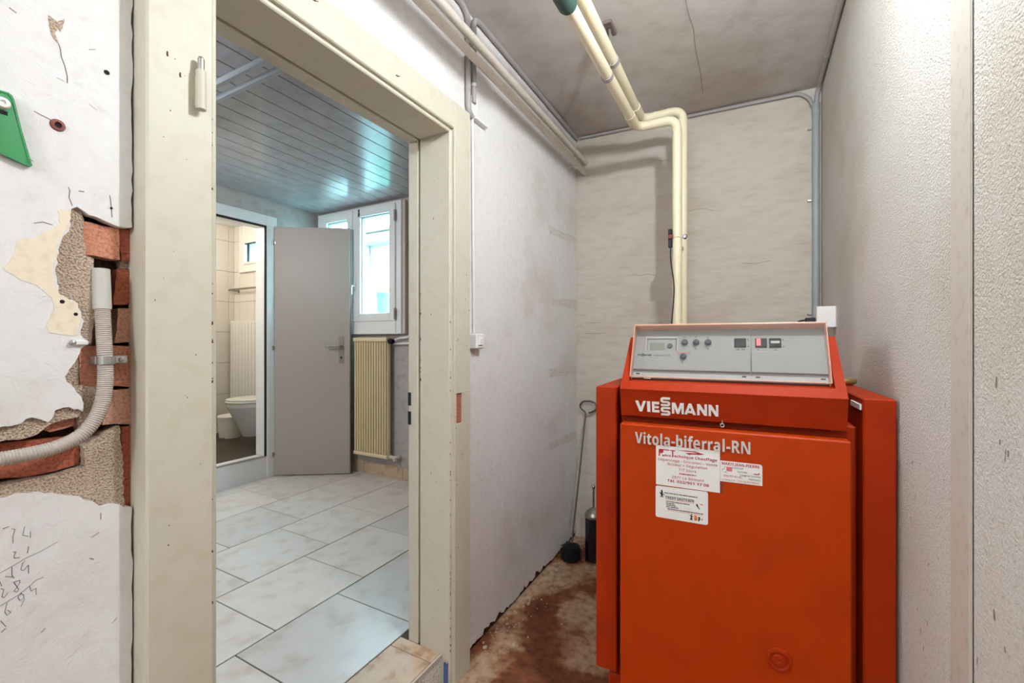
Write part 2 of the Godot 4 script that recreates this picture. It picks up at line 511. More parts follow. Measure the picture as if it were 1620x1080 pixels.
# print too small to read: short strokes in a row
func smear(parent: Node, x0: float, x1: float, y: float, h: float, z: float, m: Material) -> void:
	var b := MB.new()
	var x := x0
	while x < x1:
		var w := rng.randf_range(0.0012, 0.0040)
		b.quad(Vector3(x, y, z), Vector3(minf(x + w, x1), y, z), Vector3(minf(x + w, x1), y + h, z), Vector3(x, y + h, z), Vector3.BACK)
		x += w + rng.randf_range(0.0005, 0.0012)
	put("print", b, m, parent)

func flat(parent: Node, pts: Array, z: float, m: Material) -> void:
	var b := MB.new()
	b.ext(pts, Vector3.RIGHT, Vector3.UP, Vector3.BACK, z - 0.0002, z)
	put("print", b, m, parent)

func _ready() -> void:
	rng.seed = 20240611
	view_and_light()
	materials()
	font_plain = SystemFont.new()
	font_plain.font_names = PackedStringArray(["Droid Sans"])
	font_bold = SystemFont.new()
	font_bold.font_names = PackedStringArray(["Droid Sans"])
	font_bold.font_weight = 700
	cellar_shell()
	door_wall()
	door_trim()
	hall()
	hall_window()
	washroom_door()
	washroom()
	outside()
	boiler()
	overhead_pipes()
	wall_services()
	near_wall_things()
	corner_things()
	hall_things()

func view_and_light() -> void:
	var cam := Camera3D.new()
	cam.name = "camera"
	cam.fov = rad_to_deg(2.0 * atan(540.0 / 698.8))
	cam.position = Vector3(0, 1.21, 0)
	cam.rotation.y = deg_to_rad(28.54)
	cam.near = 0.02
	cam.current = true
	add_child(cam)
	var env := Environment.new()
	env.background_mode = Environment.BG_SKY
	var sky := Sky.new()
	var sm := ProceduralSkyMaterial.new()
	sm.sky_top_color = Color(0.64, 0.91, 1.0)
	sm.sky_horizon_color = Color(0.80, 0.96, 1.0)
	sm.ground_bottom_color = Color(0.5, 0.52, 0.52)
	sm.ground_horizon_color = Color(0.8, 0.85, 0.86)
	sm.sky_energy_multiplier = 4.6
	sm.ground_energy_multiplier = 1.0
	sky.sky_material = sm
	env.sky = sky
	env.tonemap_mode = Environment.TONE_MAPPER_LINEAR
	env.tonemap_exposure = 1.1
	env.sdfgi_enabled = true
	env.ssao_enabled = true
	env.ssil_enabled = true
	var we := WorldEnvironment.new()
	we.name = "world_environment"
	we.environment = env
	add_child(we)
	# unseen bare bulb, out of view above the frame, placed to light the boiler room
	lamp_bulb(Vector3(0.13, 2.245, -0.90), 2.455, Color(0.935, 0.977, 1.0), 1.22, "unseen bare bulb on a short cord, out of view, placed to light the boiler room")
	unseen_globe_lamp(Vector3(-0.25, 2.455, 1.75), Color(0.935, 0.977, 1.0), 1.55, "added_fill_light", "added fill light out of view behind the viewer, brightening the near end of the boiler room", 0.20)  # added fill light behind the camera, lifts the near wall and boiler front
	unseen_globe_lamp(Vector3(-2.75, HC, -0.42), Color(0.97, 0.98, 1.0), 1.35, "unseen_hall_light", "unseen round ceiling light, out of view, placed to light the hall floor and walls")  # unseen light, out of view to the left, lights the hall
	unseen_globe_lamp(Vector3(-4.15, 2.40, -1.75), Color(1.0, 0.94, 0.85), 0.5, "unseen_washroom_light", "unseen round ceiling light, out of view, placed to light the washroom warmly")  # unseen light, out of view, gives the washroom its warm light

func lamp_bulb(at: Vector3, top: float, c: Color, e: float, label: String) -> void:
	var t := thing("unseen_pendant_bulb", label, "lamp", at)
	var b := MB.new()
	b.lathe([[0.0, -0.045], [0.018, -0.042], [0.029, -0.028], [0.033, -0.008], [0.029, 0.012], [0.018, 0.032], [0.014, 0.045]], 20)
	put("bulb", b, lit("bulb glow", c, 2.5), t)
	b = MB.new()
	b.lathe([[0.014, 0.04], [0.019, 0.045], [0.019, 0.085], [0.008, 0.10], [0.0, 0.10]], 16)
	put("socket", b, mat("lamp socket", Color(0.85, 0.84, 0.82), 0.5), t)
	b = MB.new()
	b.tube([Vector3(0, 0.095, 0), Vector3(0, top - at.y, 0)], 0.003, 8)
	put("cord", b, M["lamp socket"], t)
	var l := OmniLight3D.new()
	l.name = "unseen_bulb_lamp"
	l.light_color = c
	l.light_energy = e
	l.light_size = 0.033
	l.omni_range = 12.0
	l.omni_attenuation = 2.0
	l.shadow_enabled = true
	t.add_child(l)

func unseen_globe_lamp(at: Vector3, c: Color, e: float, called: String, label: String, r := 0.12) -> void:
	var t := thing(called, label, "lamp", at)
	var b := MB.new()
	b.lathe([[0.0, 0.0], [r, 0.0], [r, -0.02], [0.0, -0.02]], 24)
	put("base", b, mat("lamp base " + called, Color(0.88, 0.88, 0.86), 0.4), t)
	b = MB.new()
	b.lathe([[r - 0.01, -0.02], [r - 0.01, -0.05], [r * 0.7, -0.07], [0.0, -0.08]], 24)
	put("globe_glow", b, lit("opal glow " + called, c, 1.5), t)
	var l := OmniLight3D.new()
	l.name = "unseen_globe_lamp"
	l.light_color = c
	l.light_energy = e
	l.light_size = r * 0.85
	l.omni_range = 12.0
	l.omni_attenuation = 2.0
	l.shadow_enabled = true
	l.position.y = -0.09 - r
	t.add_child(l)

# ---------------------------------------------------------------- boiler room shell
func cellar_shell() -> void:
	var f := setting("floor", "stained concrete floor of the boiler room")
	boxpart("concrete_slab", Vector3(-1.0, -0.15, WB - 0.15), Vector3(WR + 0.15, 0.0, 2.75), 0.0, M["cellar floor"], f)
	var c := setting("ceiling", "grey brown plastered boiler room ceiling")
	var b := MB.new()   # it drops a little towards the right
	b.ext([[-1.12, 2.477], [WR + 0.15, 2.447], [WR + 0.15, 2.62], [-1.12, 2.62]], Vector3.RIGHT, Vector3.UP, Vector3.BACK, WB - 0.15, 2.75)
	put("ceiling_slab", b, M["cellar ceiling"], c)
	b = MB.new()
	b.ribbon([Vector3(-0.212, 2.4573, -1.60), Vector3(-0.214, 2.4574, -1.78), Vector3(-0.206, 2.4572, -1.90), Vector3(-0.213, 2.4573, -2.03), Vector3(-0.21, 2.4573, -2.2), Vector3(-0.218, 2.4575, -2.41)], 0.0014, Vector3.DOWN)
	b.ribbon([Vector3(-0.62, 2.467, -1.75), Vector3(-0.60, 2.4666, -1.83), Vector3(-0.585, 2.4662, -1.95)], 0.0018, Vector3.DOWN)
	put("hairline_crack", b, M["crack dark"], c)
	var w := setting("wall_back", "beige stained plaster wall behind the boiler")
	boxpart("plaster", Vector3(-1.10, -0.1, WB - 0.15), Vector3(WR + 0.15, 2.55, WB), 0.0, M["back wall plaster"], w)
	b = MB.new()
	for s in [[[-0.62, 1.60], [-0.57, 1.592], [-0.53, 1.598], [-0.48, 1.585]], [[-0.30, 1.93], [-0.25, 1.935], [-0.21, 1.925], [-0.18, 1.912]], [[-0.36, 1.66], [-0.31, 1.652], [-0.27, 1.655]],
			[[-0.90, 1.33], [-0.85, 1.322], [-0.80, 1.328]], [[-0.90, 1.26], [-0.83, 1.256], [-0.78, 1.262]], [[-0.05, 1.62], [0.02, 1.612], [0.08, 1.622]], [[-0.47, 2.24], [-0.44, 2.232], [-0.41, 2.235]]]:
		b.ribbon(s.map(func(p): return Vector3(p[0], p[1], WB + 0.0004)), 0.0018, Vector3.BACK)
	put("hairline_crack", b, mat("crack tan", Color(0.50, 0.42, 0.34), 0.95), w)
	w = setting("wall_right", "rough whitewashed stucco wall to the right of the boiler")
	boxpart("stucco", Vector3(WR, -0.1, WB - 0.15), Vector3(WR + 0.15, 2.55, 2.75), 0.0, M["right wall stucco"], w)
	b = MB.new()
	for i in 60:
		var z := rng.randf_range(-1.25, -0.5)
		var y := rng.randf_range(0.35, 1.15)
		var a := rng.randf_range(0.9, 2.0)
		var l := rng.randf_range(0.004, 0.016)
		b.ribbon([Vector3(WR - 0.0006, y, z), Vector3(WR - 0.0006, y + sin(a) * l, z + cos(a) * l)], rng.randf_range(0.0012, 0.004), Vector3.LEFT)
	var s1 := put("scuff_marks", b, mat("scuff", Color(0.52, 0.45, 0.41), 0.95), w)
	s1.set_meta("kind", "stuff")
	w = setting("wall_front", "plain whitewashed wall out of view behind the viewer, set back for the added fill light")
	boxpart("plaster", Vector3(-1.10, -0.1, 2.6), Vector3(WR + 0.15, 2.55, 2.75), 0.0, M["door wall plaster"], w)  # unseen wall, set back to make room for the added fill light
	# narrow painted batten on the right wall
	var t := setting("trim_2", "narrow grey painted wooden batten upright on the right wall")
	b = MB.new()
	b.box(Vector3(WR - 0.0022, 0.0, -1.004), Vector3(WR, 2.46, -0.925), 0.0006)
	put("batten", b, M["batten paint"], t)
	b = MB.new()
	b.box(Vector3(WR - 0.0038, 0.0, -0.974), Vector3(WR - 0.0020, 2.46, -0.926), 0.0006)
	put("cover_strip", b, M["batten paint"], t)
	b = MB.new()
	b.ribbon([Vector3(WR - 0.0004, 0.0, -0.9228), Vector3(WR - 0.0004, 0.8, -0.9232), Vector3(WR - 0.0004, 1.6, -0.9226), Vector3(WR - 0.0004, 2.45, -0.923)], 0.0028, Vector3.LEFT)
	put("open_joint", b, M["dark hole"], t)

# the patch where the plaster has come off, as [z, y] on the wall
const HOLE := [[-0.364, 1.411], [-0.345, 1.408], [-0.328, 1.413], [-0.314, 1.418], [-0.302, 1.422], [-0.292, 1.428], [-0.285, 1.423], [-0.283, 1.392], [-0.272, 1.363], [-0.266, 1.320], [-0.272, 1.283], [-0.293, 1.272], [-0.300, 1.244], [-0.296, 1.221], [-0.306, 1.209], [-0.296, 1.198], [-0.292, 1.183], [-0.277, 1.154], [-0.285, 1.140], [-0.297, 1.120], [-0.299, 1.096], [-0.283, 1.105], [-0.266, 1.102], [-0.258, 1.085], [-0.240, 1.095], [-0.222, 1.086], [-0.120, 1.075], [-0.120, 0.990], [-0.208, 0.981], [-0.225, 0.983], [-0.264, 0.973], [-0.290, 0.960], [-0.311, 0.945], [-0.320, 0.934], [-0.339, 0.932], [-0.352, 0.922], [-0.364, 0.918]]

func door_wall() -> void:
	var w := setting("wall_left", "whitewashed plaster wall with the doorway and a patch of bare brick")
	# plaster coat, one sheet round the doorway, with the hole beside the frame and a crumbled foot
	var poly := [[2.6, 0.0], [-0.3645, 0.0]]
	for k in 40:
		poly.append([-0.3640 + rng.randf_range(-0.0012, 0.002), 0.02 + 0.89 * k / 40.0])
	var hole := HOLE.duplicate()
	hole.reverse()
	var open := []
	for i in hole.size() - 1:
		var a := Vector2(hole[i][0], hole[i][1])
		var c := Vector2(hole[i + 1][0], hole[i + 1][1])
		var k := maxi(1, int((c - a).length() / 0.006))
		for s in k:
			var p := a.lerp(c, float(s) / k)
			if s > 0:
				p += Vector2(rng.randf_range(-0.0018, 0.0018), rng.randf_range(-0.0018, 0.0018))
			open.append([p.x, p.y])
	open.append(hole[-1])
	poly.append_array(open)
	for k in 36:
		poly.append([-0.3640 + rng.randf_range(-0.0012, 0.002), 1.425 + 0.62 * k / 36.0])
	poly.append_array([[-0.3645, 2.056], [-1.366, 2.056], [-1.366, 0.028]])
	var z := -1.375
	while z > -2.59:
		var h := 0.018 + 0.026 * absf(sin(z * 7.0)) * rng.randf() + (0.016 if rng.randf() < 0.12 else 0.0)
		poly.append([z, h])
		z -= rng.randf_range(0.008, 0.026)
	poly.append_array([[-2.607, 0.04], [-2.607, 2.5], [2.6, 2.5]])
	var b := MB.new()
	b.ext(poly, Vector3.BACK, Vector3.UP, Vector3.RIGHT, WL - 0.018, WL)
	put("plaster_coat", b, M["door wall plaster"], w)
	# masonry core, which is also the hall's wall
	b = MB.new()
	b.box(Vector3(-1.11, -0.1, -0.42), Vector3(-1.0, 2.6, 2.75))
	b.box(Vector3(-1.11, -0.1, -2.85), Vector3(-1.0, 2.6, -1.30))
	b.box(Vector3(-1.11, 1.99, -1.31), Vector3(-1.0, 2.6, -0.41))
	put("masonry_core", b, M["dirty masonry"], w)
	b = MB.new()
	b.box(Vector3(-1.125, HF, -2.67), Vector3(-1.109, 2.36, -1.30))
	b.box(Vector3(-1.125, HF, -0.42), Vector3(-1.109, 2.36, 1.25))
	put("hall_side_plaster", b, M["hall wall"], w)
	b = MB.new()
	b.box(Vector3(-1.0, -0.05, WB), Vector3(-0.972, 0.30, -1.30))
	put("damp_footing", b, M["dirty masonry"], w)
	# bricks and mortar laid bare in the patch
	var bricks := {
		0: [[[-0.301, 1.409], [-0.349, 1.406], [-0.352, 1.353], [-0.304, 1.354]], 0, -0.971],
		1: [[[-0.351, 1.407], [-0.373, 1.410], [-0.373, 1.356], [-0.354, 1.351]], 1, -0.976],
		2: [[[-0.350, 1.337], [-0.373, 1.340], [-0.373, 1.278], [-0.344, 1.274]], 1, -0.978],
		3: [[[-0.349, 1.268], [-0.373, 1.270], [-0.373, 1.209], [-0.346, 1.208]], 2, -0.975],
		4: [[[-0.299, 1.203], [-0.373, 1.202], [-0.373, 1.130], [-0.299, 1.136]], 0, -0.974],
		5: [[[-0.335, 1.127], [-0.373, 1.124], [-0.373, 1.062], [-0.327, 1.069]], 2, -0.972],
		6: [[[-0.354, 1.060], [-0.373, 1.060], [-0.373, 0.916], [-0.357, 0.915]], 1, -0.974],
		7: [[[-0.110, 1.060], [-0.243, 1.057], [-0.300, 1.053], [-0.302, 1.006], [-0.257, 1.001], [-0.110, 1.015]], 1, -0.984],
		8: [[[-0.249, 1.078], [-0.295, 1.086], [-0.296, 1.072], [-0.266, 1.066]], 0, -0.980],
		9: [[[-0.110, 0.995], [-0.225, 0.985], [-0.300, 0.962], [-0.300, 0.935], [-0.110, 0.930]], 2, -0.984],
	}
	for k in bricks:
		var q: Array = ragged(bricks[k][0], 0.012, 0.0012)
		b = MB.new()
		var x1: float = bricks[k][2]
		b.ext(q, Vector3.BACK, Vector3.UP, Vector3.RIGHT, -1.0, x1)
		put("brick", b, M["brick clay %d" % bricks[k][1]], w)
	var mortars := [
		[[[-0.275, 1.440], [-0.297, 1.445], [-0.301, 1.411], [-0.304, 1.353], [-0.315, 1.347], [-0.315, 1.252], [-0.312, 1.205], [-0.285, 1.198], [-0.285, 1.221], [-0.290, 1.244], [-0.283, 1.262], [-0.262, 1.277], [-0.256, 1.321], [-0.262, 1.364], [-0.273, 1.393]], -0.967],
		[[[-0.285, 1.14], [-0.336, 1.132], [-0.328, 1.087], [-0.308, 1.053], [-0.302, 1.044], [-0.296, 1.086], [-0.285, 1.095]], -0.969],
		[[[-0.302, 1.038], [-0.349, 1.065], [-0.354, 1.011], [-0.357, 0.905], [-0.313, 0.930], [-0.265, 0.955], [-0.227, 0.965], [-0.11, 0.975], [-0.11, 1.010], [-0.210, 1.000], [-0.249, 0.999], [-0.285, 0.999], [-0.303, 1.004]], -0.969],
		[[[-0.11, 1.09], [-0.223, 1.097], [-0.241, 1.105], [-0.260, 1.097], [-0.268, 1.112], [-0.285, 1.114], [-0.299, 1.105], [-0.296, 1.088], [-0.263, 1.080], [-0.242, 1.064], [-0.11, 1.063]], -0.966],
		[[[-0.262, 1.20], [-0.300, 1.215], [-0.300, 1.09], [-0.270, 1.12], [-0.262, 1.15]], -0.976],
		[[[-0.356, 1.352], [-0.373, 1.355], [-0.373, 1.341], [-0.358, 1.338]], -0.985],
	]
	for q in mortars:
		b = MB.new()
		b.ext(ragged(q[0], 0.007, 0.0015), Vector3.BACK, Vector3.UP, Vector3.RIGHT, -1.0, q[1])
		put("mortar", b, M["rough mortar"], w)
	# a coat of old ochre paint showing where the white has flaked
	b = MB.new()
	b.ext(ragged([[-0.286, 1.421], [-0.268, 1.414], [-0.272, 1.395], [-0.247, 1.372], [-0.227, 1.361], [-0.222, 1.336], [-0.213, 1.316], [-0.227, 1.304], [-0.244, 1.297], [-0.261, 1.279], [-0.265, 1.259], [-0.254, 1.234], [-0.260, 1.222], [-0.279, 1.220], [-0.293, 1.221], [-0.297, 1.244], [-0.290, 1.274], [-0.269, 1.285], [-0.263, 1.320], [-0.269, 1.363], [-0.280, 1.392]], 0.006, 0.002), Vector3.BACK, Vector3.UP, Vector3.RIGHT, WL - 0.001, WL + 0.0007)
	put("old_paint_patch", b, M["old ochre paint"], w)
	# cracks, chips and a rusty wall plug
	b = MB.new()
	for c in [[[-0.286, 1.428], [-0.282, 1.440], [-0.283, 1.452], [-0.281, 1.456]], [[-0.266, 1.69], [-0.272, 1.672], [-0.273, 1.66], [-0.277, 1.648], [-0.280, 1.633], [-0.280, 1.622]], [[-0.336, 1.422], [-0.335, 1.44], [-0.333, 1.458]],
			[[-0.262, 1.555], [-0.25, 1.558], [-0.243, 1.560]], [[-0.243, 1.39], [-0.252, 1.394], [-0.263, 1.392]]]:
		b.ribbon(c.map(func(p): return Vector3(WL + 0.0004, p[1], p[0])), 0.0010, Vector3.RIGHT)
	put("hairline_crack", b, M["crack dark"], w)
	b = MB.new()
	b.ext(ragged([[-0.258, 1.716], [-0.268, 1.712], [-0.277, 1.722], [-0.274, 1.706], [-0.272, 1.698], [-0.268, 1.702], [-0.266, 1.690], [-0.270, 1.678], [-0.264, 1.683], [-0.260, 1.696]], 0.004, 0.001), Vector3.BACK, Vector3.UP, Vector3.RIGHT, WL - 0.001, WL + 0.0005)
	put("flaked_spot", b, M["rough mortar"], w)
	b = MB.new()
	b.lathe([[0.0, 0.001], [0.0042, 0.001], [0.0046, 0.003], [0.0085, 0.0025], [0.0095, 0.0]], 16, Transform3D(Basis(Vector3.BACK, -PI / 2), Vector3(WL, 1.550, -0.269)))
	put("wall_plug", b, M["red brown plug"], w)
	b = MB.new()
	b.lathe([[0.0, 0.0015], [0.0042, 0.0012]], 12, Transform3D(Basis(Vector3.BACK, -PI / 2), Vector3(WL, 1.550, -0.269)))
	for p in [[-0.329, 1.665, 0.004], [-0.335, 1.437, 0.002], [-0.274, 1.273, 0.0032], [-0.290, 1.254, 0.0028]]:
		b.lathe([[0.0, 0.0006], [p[2], 0.0003]], 9, Transform3D(Basis(Vector3.BACK, -PI / 2), Vector3(WL + 0.0006, p[1], p[0])))
	put("nail_hole", b, M["dark hole"], w)
	# a sum scribbled in pencil
	b = MB.new()
	for s in [[[-0.220, 0.934], [-0.223, 0.932], [-0.221, 0.922], [-0.221, 0.912]], [[-0.233, 0.932], [-0.231, 0.920], [-0.237, 0.916]], [[-0.239, 0.923], [-0.239, 0.913]], [[-0.237, 0.901], [-0.236, 0.891]],
			[[-0.221, 0.899], [-0.224, 0.898], [-0.222, 0.892], [-0.223, 0.889], [-0.228, 0.888]], [[-0.208, 0.874], [-0.222, 0.879], [-0.233, 0.884], [-0.250, 0.888], [-0.269, 0.895]],
			[[-0.231, 0.879], [-0.229, 0.869], [-0.232, 0.867], [-0.237, 0.873], [-0.237, 0.860]], [[-0.220, 0.877], [-0.220, 0.866], [-0.222, 0.860]],
			[[-0.228, 0.854], [-0.222, 0.854], [-0.227, 0.841], [-0.225, 0.838], [-0.222, 0.841], [-0.228, 0.850], [-0.228, 0.854]], [[-0.208, 0.862], [-0.210, 0.854]],
			[[-0.209, 0.851], [-0.212, 0.848], [-0.210, 0.839], [-0.212, 0.836], [-0.216, 0.841]], [[-0.208, 0.826], [-0.219, 0.830], [-0.227, 0.833], [-0.237, 0.840], [-0.245, 0.846], [-0.253, 0.847]],
			[[-0.230, 0.834], [-0.226, 0.830], [-0.228, 0.824], [-0.232, 0.825], [-0.232, 0.830], [-0.229, 0.834]], [[-0.233, 0.824], [-0.229, 0.814]], [[-0.238, 0.840], [-0.240, 0.832], [-0.245, 0.834], [-0.245, 0.824]],
			[[-0.215, 0.827], [-0.213, 0.815], [-0.215, 0.809], [-0.219, 0.811], [-0.216, 0.816]], [[-0.209, 0.804], [-0.214, 0.793]]]:
		b.ribbon(s.map(func(p): return Vector3(WL + 0.0004, p[1], p[0])), 0.0007, Vector3.RIGHT)
	var pw := put("pencil_sum", b, M["pencil"], w)
	pw.set_meta("label", "column of figures scribbled in pencil")
	# scrapes on the whitewash
	b = MB.new()
	for i in 46:
		var zz := rng.randf_range(-0.345, -0.20) if i < 26 else rng.randf_range(-2.3, -1.45)
		var y := rng.randf_range(0.72, 1.85) if i < 26 else rng.randf_range(0.35, 1.2)
		if i < 26 and y > 0.92 and y < 1.44:
			y -= 0.2
		if i < 26 and y > 1.0 and y < 1.44:
			continue
		var a := rng.randf_range(-0.9, 0.9) + (PI / 2 if rng.randf() < 0.3 else 0.0)
		var l := rng.randf_range(0.003, 0.012)
		b.ribbon([Vector3(WL + 0.0004, y, zz), Vector3(WL + 0.0004, y + sin(a) * l, zz + cos(a) * l)], rng.randf_range(0.0006, 0.002), Vector3.RIGHT)
	var sc := put("scrapes", b, mat("scrape", Color(0.56, 0.50, 0.46), 0.95), w)
	sc.set_meta("kind", "stuff")
	# four rough strips of bare render where shelf brackets were let into the corner
	for s in [[-2.177, 1.838, 1.794, 1.858, 1.807], [-2.211, 1.451, 1.409, 1.473, 1.407], [-2.177, 1.061, 1.013, 1.065, 1.006], [-2.177, 0.667, 0.620, 0.660, 0.609]]:
		b = MB.new()
		b.ext(ragged([[s[0], s[1]], [-2.30, s[1] - 0.003], [-2.45, (s[1] + s[3]) / 2], [-2.600, s[3] - 0.004], [-2.600, s[4] + 0.004], [-2.45, (s[2] + s[4]) / 2], [-2.32, s[2] + 0.004], [s[0] - 0.01, s[2]]], 0.02, 0.003), Vector3.BACK, Vector3.UP, Vector3.RIGHT, WL - 0.001, WL + 0.0015)
		put("render_strip", b, M["bare render patch"], w)
	b = MB.new()   # round filled hole, a little proud
	b.lathe([[0.0, 0.0014], [0.040, 0.0013], [0.046, 0.0]], 24, Transform3D(Basis(Vector3.BACK, -PI / 2), Vector3(WL, 1.21, -2.07)), 1.25)
	put("filler_disc", b, M["door wall plaster"], w)
	# crumbs of plaster fallen along the foot of the wall
	b = MB.new()
	for i in 120:
		var zz := rng.randf_range(-2.25, -1.33)
		var d := absf(rng.randfn(0.0, 0.07))
		var r := rng.randf_range(0.0010, 0.0036) * (2.2 if rng.randf() < 0.08 else 1.0)
		var tr := Transform3D(Basis(Vector3(rng.randf(), rng.randf(), rng.randf() + 0.01).normalized(), rng.randf() * TAU), Vector3(WL + 0.004 + d, r * 0.5, zz))
		b.box(Vector3(-r, -r * 0.45, -r * 0.7), Vector3(r, r * 0.45, r * 0.7), 0.0, tr)
	var cr := put("plaster_crumbs", b, M["crumbs"])
	tag(cr, "white plaster crumbs fallen along the foot of the door wall", "debris")
	cr.set_meta("kind", "stuff")

# ---------------------------------------------------------------- door frame between boiler room and hall
func door_trim() -> void:
	var t := setting("trim_1", "cream painted old wooden door frame without its door, chipped along the edges")
	var P: StandardMaterial3D = M["cream gloss paint"]
	boxpart("casing_upright", Vector3(-0.985, 0.0, -0.475), Vector3(-0.915, 2.052, -0.367), 0.0035, P, t)
	# the right upright has a mortise for a lock keeper cut in it
	var b := MB.new()
	b.box(Vector3(-0.985, 0.0, -1.36), Vector3(-0.922, 2.052, -1.262), 0.002)
	b.box(Vector3(-0.923, 1.025, -1.36), Vector3(-0.915, 2.052, -1.262), 0.002)
	b.box(Vector3(-0.923, 0.0, -1.36), Vector3(-0.915, 0.919, -1.262), 0.002)
	b.box(Vector3(-0.923, 0.9185, -1.36), Vector3(-0.915, 1.0255, -1.311))
	b.box(Vector3(-0.923, 0.9185, -1.273), Vector3(-0.915, 1.0255, -1.262))
	put("casing_upright", b, P, t)
	boxpart("keeper_mortise", Vector3(-0.9225, 0.9195, -1.310), Vector3(-0.9205, 1.0245, -1.274), 0.0, M["bare wood"], t)
	boxpart("casing_head", Vector3(-0.985, 1.955, -1.2615), Vector3(-0.915, 2.052, -0.4755), 0.003, P, t)
	boxpart("lining_jamb", Vector3(-1.062, 0.0, -1.30), Vector3(-0.927, 1.955, -1.25), 0.003, P, t)
	boxpart("lining_jamb", Vector3(-1.062, 0.0, -0.487), Vector3(-0.927, 1.955, -0.44), 0.003, P, t)
	boxpart("lining_head", Vector3(-1.062, 1.942, -1.2495), Vector3(-0.927, 1.99, -0.4875), 0.003, P, t)
	boxpart("rear_stop", Vector3(-1.112, HF, -1.30), Vector3(-1.068, 1.955, -1.247), 0.002, P, t)
	boxpart("rear_stop", Vector3(-1.112, HF, -0.487), Vector3(-1.068, 1.955, -0.44), 0.002, P, t)
	boxpart("rear_head", Vector3(-1.112, 1.938, -1.2465), Vector3(-1.068, 1.99, -0.4875), 0.002, P, t)
	for y in [0.975, 0.905]:
		boxpart("latch_slot", Vector3(-1.1135, y, -1.2500), Vector3(-1.100, y + 0.048, -1.2455), 0.0, M["gasket"], t)
	# bead down the inner edge of the casing
	# hinge knuckle with its pin, left on the near upright
	b = MB.new()
	b.lathe([[0.0, 1.641], [0.0085, 1.6415], [0.0085, 1.713], [0.006, 1.715], [0.0, 1.715]], 14, Transform3D(Basis(), Vector3(-0.902, 0, -0.446)))
	b.box(Vector3(-0.915, 1.65, -0.450), Vector3(-0.904, 1.705, -0.442))
	var h := put("hinge_knuckle", b, P, t)
	b = MB.new()
	b.lathe([[0.0055, 1.71], [0.0055, 1.735], [0.004, 1.739], [0.0, 1.739]], 12, Transform3D(Basis(), Vector3(-0.902, 0, -0.446)))
	put("hinge_pin", b, M["zinc"], h)
	# chips and nail holes in the paint
	b = MB.new()
	for i in 150:
		var q := []
		var r := rng.randf_range(0.0006, 0.0020)
		var tall := rng.randf_range(0.8, 2.6)
		for k in 7:
			var a := TAU * k / 7.0
			var rr := r * rng.randf_range(0.5, 1.1)
			q.append([cos(a) * rr, sin(a) * rr * tall])
		if i < 40:
			q = q.map(func(p): return [p[0] * 1.5, p[1] * 1.9])
		if i < 40:      # along the right lining's front edge
			b.ext(q, Vector3.BACK, Vector3.UP, Vector3.RIGHT, 0.0, 0.0004, Vector3(-0.9271, rng.randf_range(0.12, 1.3), -1.2535))
		elif i < 62:    # on the lining itself
			b.ext(q, Vector3.RIGHT, Vector3.UP, Vector3.BACK, 0.0, 0.0004, Vector3(rng.randf_range(-1.05, -0.935), rng.randf_range(0.15, 1.9), -1.2501))
		elif i < 72:
			b.ext(q.map(func(p): return [p[0] * 1.8, p[1] * 2.2]), Vector3.RIGHT, Vector3.UP, Vector3.BACK, 0.0, 0.0004, Vector3(-1.058, rng.randf_range(1.05, 1.45), -1.2501))
		elif i < 112:   # right casing, thicker near the foot
			b.ext(q, Vector3.BACK, Vector3.UP, Vector3.RIGHT, 0.0, 0.0004, Vector3(-0.9151, pow(rng.randf(), 1.7) * 2.0 + 0.03, rng.randf_range(-1.355, -1.267)))
		elif i < 130:   # near casing
			b.ext(q.map(func(p): return [p[0] * 0.6, p[1] * 0.6]), Vector3.BACK, Vector3.UP, Vector3.RIGHT, 0.0, 0.0004, Vector3(-0.9151, rng.randf_range(0.7, 1.85), rng.randf_range(-0.468, -0.375)))
		else:           # its inner edge
			b.ext(q, Vector3.BACK, Vector3.UP, Vector3.RIGHT, 0.0, 0.0004, Vector3(-0.9151, rng.randf_range(0.7, 1.7), -0.4725))
	for p in [[1.722, -0.398], [1.695, -0.418]]:
		b.ext([[-0.0015, -0.004], [0.0012, -0.0045], [0.002, 0.0], [0.001, 0.005], [-0.001, 0.0045]], Vector3.BACK, Vector3.UP, Vector3.RIGHT, 0.0, 0.0004, Vector3(-0.9151, p[0], p[1]))
	for p in [[2.022, -0.70], [1.99, -0.98]]:   # splinters gone from the head
		b.ext([[-0.012, 0.006], [-0.004, 0.002], [0.006, 0.001], [0.010, -0.004], [0.000, -0.003], [-0.008, 0.002]], Vector3.BACK, Vector3.UP, Vector3.RIGHT, 0.0, 0.0004, Vector3(-0.9151, p[0], p[1]))
	var ch := put("paint_chips", b, M["chipped brown"], t)
	ch.set_meta("kind", "stuff")
	# blue offcut standing in the corner of the step
	b = MB.new()
	b.lathe([[0.0, 0.0], [0.008, 0.0], [0.008, 0.085], [0.0055, 0.085], [0.0055, 0.07], [0.0, 0.07]], 14, Transform3D(Basis(), Vector3(-0.941, 0.0, -1.246)))
	var bl := put("blue_plug", b, M["blue plastic"])
	tag(bl, "short blue plastic sleeve standing at the foot of the door frame", "sleeve")

